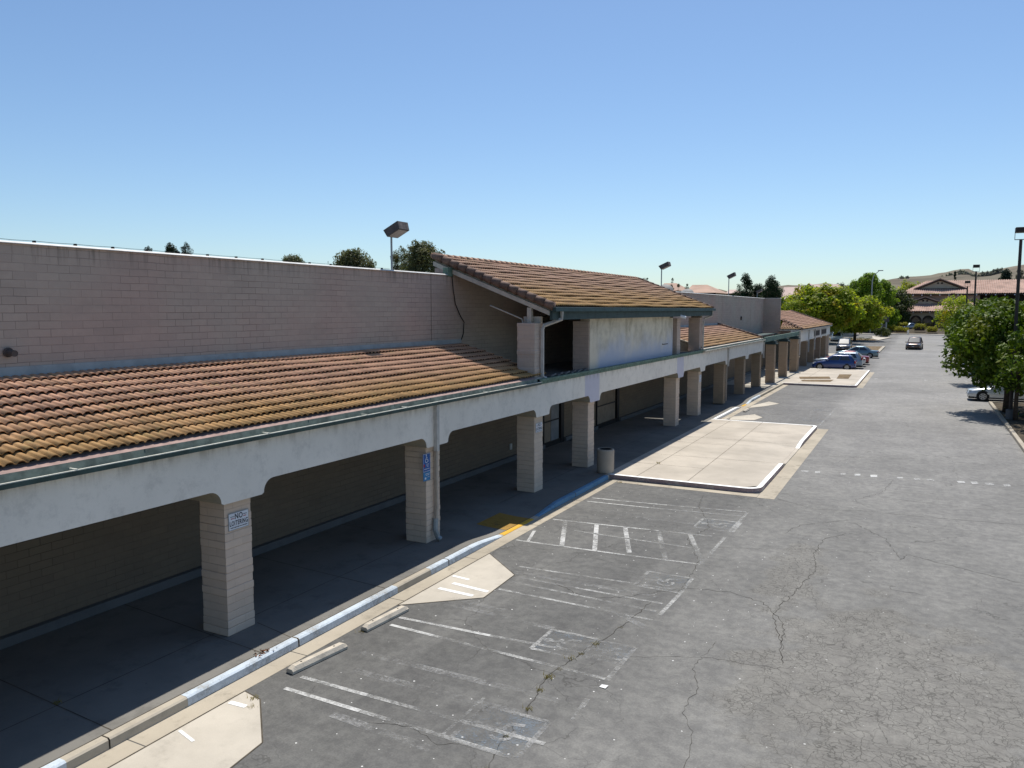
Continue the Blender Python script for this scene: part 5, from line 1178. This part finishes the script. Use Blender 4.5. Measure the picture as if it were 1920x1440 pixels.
b = MB(); b.lathe([(.28, 0), (.28, .1), (.2, .12), (.2, .95), (.25, 1.0), (.2, 1.15), (.08, 1.28)], 14); b.build('barrel', mt['hydrant'], t, smooth=True); b = MB(); b.tube([(-.34, 0, .75), (.34, 0, .75)], .1, 10); b.build('outlet', mt['hydrant'], t); t.scale = (.75,) * 3
p = at(1657, 620, 190); t = thing('monument_sign', 'slim grey shopping sign on two posts behind the rounded bush', 'sign', (p[0], 190, 0))
for x in (-.45, .45):
    b = MB(); b.box(x - .13, x + .13, -.12, .12, 0, 3.6); b.build('post', mt['signgrey'], t)
b = MB(); b.box(-.95, .95, -.25, .25, 3.3, 4.6); b.build('cap', mt['lamp'], t); b = MB(); b.box(-.3, .3, -.08, .08, .8, 2.9); b.build('board', mt['lamp'], t)
# parked cars across the street
GC = 'cars parked in front of the tiled building'
for px, py, pn, kd, rz, lab in ((1612, 608, 'white', 'suv', 2.6, 'white car far away behind the street light'), (1670, 611, 'white', 'pickup', 3.6, 'white pickup parked before the porch arches'), (1704, 609, 'grey_blue', 'sedan', 3.9, 'grey-blue saloon under the second porch arch'), (1566, 606, 'white', 'suv', 3.1, 'white van glimpsed under the bright trees')):
    p = at(px, py, 232); car('parked_car', lab, (p[0], 232, .92), rz, pt[pn], 5.0, 2.0, 1.8 if kd != 'sedan' else 1.6, kd, GC)
# the tiled two-storey building
YB = 246.0
def bx(px, Y): return at(px, 582, Y)[0]
xl, xr_ = bx(1668, YB), bx(1800, YB)
TB = thing('tiled_building', 'two-storey stucco building with arches, gables and long clay tile roofs', 'building', ((xl + xr_) / 2, YB + 8, .9))
def tpart(name, b, mat, **k): return b.build(name, mat, TB, world=True, **k)
def wave_roof(b, x0, x1, y0, z0, y1, z1, pitch=.55, trim0=0, trim1=0):
    n = int((x1 - x0) / pitch) * 4
    prev = None
    for i in range(n + 1):
        x = x0 + (x1 - x0) * i / n; h = .22 * (abs(sin(pi * (x - x0) / pitch)))
        f = 1.0
        if trim0 and x < x0 + trim0: f = max(.02, (x - x0) / trim0)
        if trim1 and x > x1 - trim1: f = max(.02, (x1 - x) / trim1)
        r = [b.pt((x, y0, z0 + h)), b.pt((x, y0 + (y1 - y0) * f, z0 + (z1 - z0) * f + h))]
        if prev: b.face([prev[0], r[0], r[1], prev[1]])
        prev = r
Z = lambda py, Y: at(1760, py, Y)[2]
zle, zlt = Z(584, YB - 2), Z(571, YB + 3)
b = MB(); b.box(xl + 1.4, xr_ + 6, YB, YB + 10, .9, zle); tpart('porch_wall', b, mt['stuccofar'])
for px in (1696, 1718, 1741, 1763):
    c = bx(px, YB); r = 1.45; zc = 3.0
    b = MB(); pts = [(c - r, YB - .04, .95), (c + r, YB - .04, .95)] + [(c + r * cos(a), YB - .04, zc + r * sin(a)) for a in [pi * k / 12 for k in range(13)]]; b.prism(pts, (0, .05, 0)); wdo = tpart('arched_opening', b, mt['darkwood'])
    b = MB(); b.poly([(c - r * .85, YB - .06, 1.0), (c + r * .85, YB - .06, 1.0), (c + r * .85, YB - .06, zc), (c, YB - .06, zc + r * .8), (c - r * .85, YB - .06, zc)]); b.build('pane', mt['glass'], wdo)
b = MB(); wave_roof(b, xl, xr_ + 6, YB - 2, zle, YB + 4.5, zlt + .6, .55, 2.0); tpart('porch_roof', b, mt['rooffar'])
b = MB(); b.box(xl + .2, xr_ + 6, YB - 1.9, YB - 1.7, zle - .25, zle); tpart('eave_fascia', b, mt['darkwood'])
for k in range(14):
    x = xl + 2 + k * 2.0
    if x > xr_ + 5: break
    b = MB(); b.box(x - .12, x + .12, YB - 2.1, YB - 1.9, zle - .45, zle - .2); tpart('rafter_tail', b, mt['signwhite'])
def gable(px0, pxp, px1, pyb, pyp, Y, dp, name):
    x0, xp, x1 = at(px0, pyb, Y)[0], at(pxp, pyp, Y)[0], at(px1, pyb, Y)[0]; zb_, zp = at(pxp, pyb, Y)[2], at(pxp, pyp, Y)[2]
    b = MB(); b.prism([(x0 + .8, Y, zb_), (x1 - .8, Y, zb_), (xp, Y, zp - .5)], (0, dp, 0)); tpart(name + '_wall', b, mt['stuccofar'])
    b = MB(); b.prism([(x0 - .6, Y - .8, zb_ - .4), (xp, Y - .8, zp - .3), (xp, Y - .8, zp + .22), (x0 - .6, Y - .8, zb_ + .12)], (0, dp + .8, 0)); b.prism([(x1 + .6, Y - .8, zb_ - .4), (xp, Y - .8, zp - .3), (xp, Y - .8, zp + .22), (x1 + .6, Y - .8, zb_ + .12)], (0, dp + .8, 0)); tpart(name + '_roof', b, mt['rooffar'])
    b = MB(); b.prism([(x0 - .7, Y - .86, zb_ - .40), (xp, Y - .86, zp - .30), (xp, Y - .86, zp - .06), (x0 - .7, Y - .86, zb_ - .16)], (0, .05, 0)); b.prism([(x1 + .7, Y - .86, zb_ - .40), (xp, Y - .86, zp - .30), (xp, Y - .86, zp - .06), (x1 + .7, Y - .86, zb_ - .16)], (0, .05, 0)); b.box(x0 + .4, x1 - .4, Y - .8, Y + .1, zb_ - .4, zb_); tpart(name + '_trim', b, mt['darkwood'])  # the base box is the gable's shadow band, put in as dark colour
    b = MB()
    for s in (-.5, .5): b.tube([(xp + s, Y - .06, zb_ + (zp - zb_) * .55), (xp + s, Y + .1, zb_ + (zp - zb_) * .55)], .28, 10)
    tpart('gable_vent', b, mt['darkwood'])
gable(1690, 1735, 1778, 572.5, 557, YB + 3.3, 6, 'low_gable')
YU = YB + 10
xu0, xu1 = bx(1684, YU), bx(2040, YU); zue, zut = Z(551, YU - 2), Z(527, YU + 9)
b = MB(); b.box(xu0 + 2, bx(1836, YU), YU, YU + 16, zle, zue); tpart('upper_wall', b, mt['stuccoside'])
b = MB(); b.box(bx(1836, YU), xu1, YU + 3, YU + 16, .9, zue + 1.6); tpart('recessed_wall', b, mt['darkwood'])
for k in range(8):
    x = bx(1845, YU) + k * 5.2; b = MB(); b.box(x, x + .6, YU, YU + .6, .9, zue); tpart('balcony_post', b, mt['darkwood'])
b = MB(); b.box(bx(1836, YU), xu1, YU + .1, YU + .4, zle + 1.2, zle + 2.4); tpart('balcony_rail', b, mt['lamp'])
for px in (1700,):
    c = bx(px, YU); r = 1.25; zc = zle + 2.9; b = MB(); pts = [(c - r, YU - .05, zle + .6), (c + r, YU - .05, zle + .6)] + [(c + r * cos(a), YU - .05, zc + r * sin(a)) for a in [pi * k / 12 for k in range(13)]]; b.prism(pts, (0, .06, 0)); wdo = tpart('arched_window', b, mt['darkwood']); b = MB(); b.poly([(c - r * .8, YU - .07, zle + .8), (c + r * .8, YU - .07, zle + .8), (c + r * .8, YU - .07, zc), (c, YU - .07, zc + r * .75), (c - r * .8, YU - .07, zc)]); b.build('pane', mt['glass'], wdo)
b = MB(); wave_roof(b, xu0, xu1, YU - 2, zue, YU + 9, zut, .55, 7.0); tpart('upper_roof', b, mt['rooffar'])
b = MB(); b.prism([(xu0, YU - 2, zue - .02), (xu0 + 6, YU + 9, zut - .3), (xu0 + 6, YU + 20, zue)], (.01, 0, .0)); tpart('hip_roof', b, mt['rooffar'])
b = MB(); b.box(xu0, xu1, YU - 1.95, YU - 1.7, zue - .35, zue); b.box(xu0 + .5, xu1, YU - 1.7, YU + .05, zue - .4, zue - .3); tpart('eave_fascia', b, mt['darkwood'])
for k in range(30):
    x = xu0 + 1.5 + k * 2.25
    if x > xu1 - 1: break
    b = MB(); b.box(x - .13, x + .13, YU - 2.12, YU - 1.95, zue - .5, zue - .22); tpart('rafter_tail', b, mt['signwhite'])
gable(1718, 1763, 1808, 541, 523, YU + 2.2, 8, 'high_gable')
# houses behind the shops
def house(label, px0, px1, pyr, pye, Y, rpx0, rpx1, roofm, dp=12, gab=None):
    x0, x1 = at(px0, pye, Y)[0], at(px1, pye, Y)[0]; ze = at((px0 + px1) / 2, pye, Y)[2]; zr = at((px0 + px1) / 2, pyr, Y + dp / 2)[2]
    a0, a1 = at(rpx0, pyr, Y + dp / 2)[0], at(rpx1, pyr, Y + dp / 2)[0]
    t = thing('house', label, 'house', ((x0 + x1) / 2, Y + dp / 2, 0), 0, 'tiled houses beyond the shops')
    b = MB(); b.box(x0 + .5, x1 - .5, Y + .5, Y + dp - .5, 0, ze - .05); b.build('wall', mt['stuccofar'], t, True)
    b = MB(); c = [b.pt(q) for q in ((x0, Y, ze), (x1, Y, ze), (x1, Y + dp, ze), (x0, Y + dp, ze), (a0, Y + dp/2, zr), (a1, Y + dp/2, zr))]
    b.face([c[0], c[1], c[5], c[4]]); b.face([c[1], c[2], c[5]]); b.face([c[2], c[3], c[4], c[5]]); b.face([c[3], c[0], c[4]]); b.face([c[3], c[2], c[1], c[0]]); b.build('roof', mt[roofm], t, True)
    b = MB(); b.box(x0, x1, Y - .08, Y - .01, ze - .35, ze); b.build('fascia', mt['darkwood'], t, True)
    if gab:
        g0, gp, g1, gy0, gyp = gab; Yg = Y - 3; b = MB(); xa_, xp_, xb_ = at(g0, gy0, Yg)[0], at(gp, gyp, Yg)[0], at(g1, gy0, Yg)[0]; za, zp = at(g0, gy0, Yg)[2], at(gp, gyp, Yg)[2]
        b.prism([(xa_, Yg, za - .5), (xp_, Yg, zp - .5), (xp_, Yg, zp), (xa_, Yg, za)], (0, .4, 0)); b.prism([(xb_, Yg, za - .5), (xp_, Yg, zp - .5), (xp_, Yg, zp), (xb_, Yg, za)], (0, .4, 0)); b.build('gable_trim', mt['darkwood'], t, True)
        b = MB(); b.prism([(xa_, Yg + .4, za), (xp_, Yg + .4, zp), (xb_, Yg + .4, za)], (0, 6, 0)); b.build('gable_roof', mt[roofm], t, True)
    return t
house('house with a broad hipped salmon tile roof right of the satellite dish', 1284, 1342, 534, 549, 150, 1298, 1326, 'housefar')
house('house with a small sunlit ochre roof corner left of the dishes', 1238, 1272, 531, 545, 150, 1245, 1268, 'housefar')
house('little house with a dark eave left of the dark cypress group', 1361, 1382, 543, 550, 190, 1366, 1379, 'housepink')
house('house with a pale roof behind the last floodlight', 1462, 1512, 538, 561, 200, 1470, 1508, 'housepink', 16)
house('house with a dark-edged gable behind the bright green trees', 1500, 1600, 533, 562, 192, 1520, 1572, 'housepink', 16, (1490, 1516, 1544, 556, 531))

# ------------------------------------------------------------------ hills
RIDGE = [(-600, 566), (0, 560), (400, 556), (800, 552), (1180, 549), (1290, 546), (1340, 541), (1365, 547), (1400, 548), (1440, 541), (1475, 535), (1500, 536), (1530, 533), (1548, 531), (1572, 535), (1600, 536), (1640, 530), (1672, 523), (1700, 519), (1735, 517), (1757, 512), (1775, 510), (1790, 505), (1812, 504), (1830, 511), (1850, 510), (1868, 505), (1890, 500), (1905, 497), (1925, 494), (1990, 484), (2100, 480), (2400, 490), (2900, 520)]
def ridge_y(px):
    for (a, ya), (c, yc) in zip(RIDGE, RIDGE[1:]):
        if a <= px <= c: t = (px - a) / (c - a); t = t * t * (3 - 2 * t); return ya + (yc - ya) * t
    return 570
b = MB(); rows = []; fr = [.42, .5, .58, .66, .74, .82, .9, .96, 1.0, 1.08, 1.2]
hs = [0, .06, .18, .34, .5, .66, .84, .95, 1.0, .9, .6]
pxs = list(range(-400, 2700, 14)); rnd = random.Random(9)
import mathutils.noise as mn
for f, hh in zip(fr, hs):
    row = []
    for px in pxs:
        d = ray(px, 582); l = sqrt(d[0] ** 2 + d[1] ** 2); ux, uy = d[0] / l, d[1] / l
        D = 2100 * f; top = at(px, ridge_y(px), 100); slope = (top[2] - H) / sqrt(top[0] ** 2 + 100 ** 2); Zr = H + slope * 2100
        x, y = ux * D, uy * D; nz = mn.fractal(Vector((x * .003, y * .003, .5)), 1.0, 2.0, 5) * 34 + mn.fractal(Vector((x * .011, y * .011, 3.5)), 1.0, 2.0, 4) * 12
        z = Zr * hh + nz * (hh * (1 - hh) * 2.4 if hh < .99 else .05)
        row.append(b.pt((x, y, z - .05)))
    rows.append(row)
for r0, r1 in zip(rows, rows[1:]):
    for k in range(len(pxs) - 1): b.face([r0[k], r0[k+1], r1[k+1], r1[k]])
structure(b.build('hills', mt['hill'], smooth=True))
# oaks on the hillside
oak0 = tree('hill_oak', 'round dark oak on the dry hillside', (0, 0, 0), 15, 9, 9, 3, 'l_oak', 26, 2.5, 4.2, 2.0, 9, 'dome', 77, 'oaks scattered over the dry hillside', .8, 'bark', 'tree', 4)
first = True
for px, py, k in ((1690, 521, 1.0), (1701, 520, .8), (1800, 512, 1.5), (1808, 513, 1.4), (1816, 515, 1.3), (1826, 519, 1.5), (1834, 521, 1.4), (1842, 514, 1.2), (1850, 517, 1.5), (1853, 513, 1.2), (1862, 512, 1.5), (1868, 509, 1.4), (1876, 508, 1.4), (1846, 522, 1.5), (1813, 523, 1.4), (1822, 526, 1.5), (1806, 522, 1.2), (1781, 516, 1.2), (1775, 519, 1.1), (1765, 521, 1.1)):
    f = .90; d = ray(px, py); l = sqrt(d[0] ** 2 + d[1] ** 2); D = 2100 * f; x, y, z = d[0] / l * D, d[1] / l * D, H + d[2] / l * D
    lab = 'round dark oak on the dry hillside'
    if first: k *= .68; oak0.location = (x, y, z - 10 * k); oak0.scale = (k, k, k); first = False
    else: dup(oak0, (x, y, z - 10 * k * .68), random.uniform(0, 6), lab, k * .68)
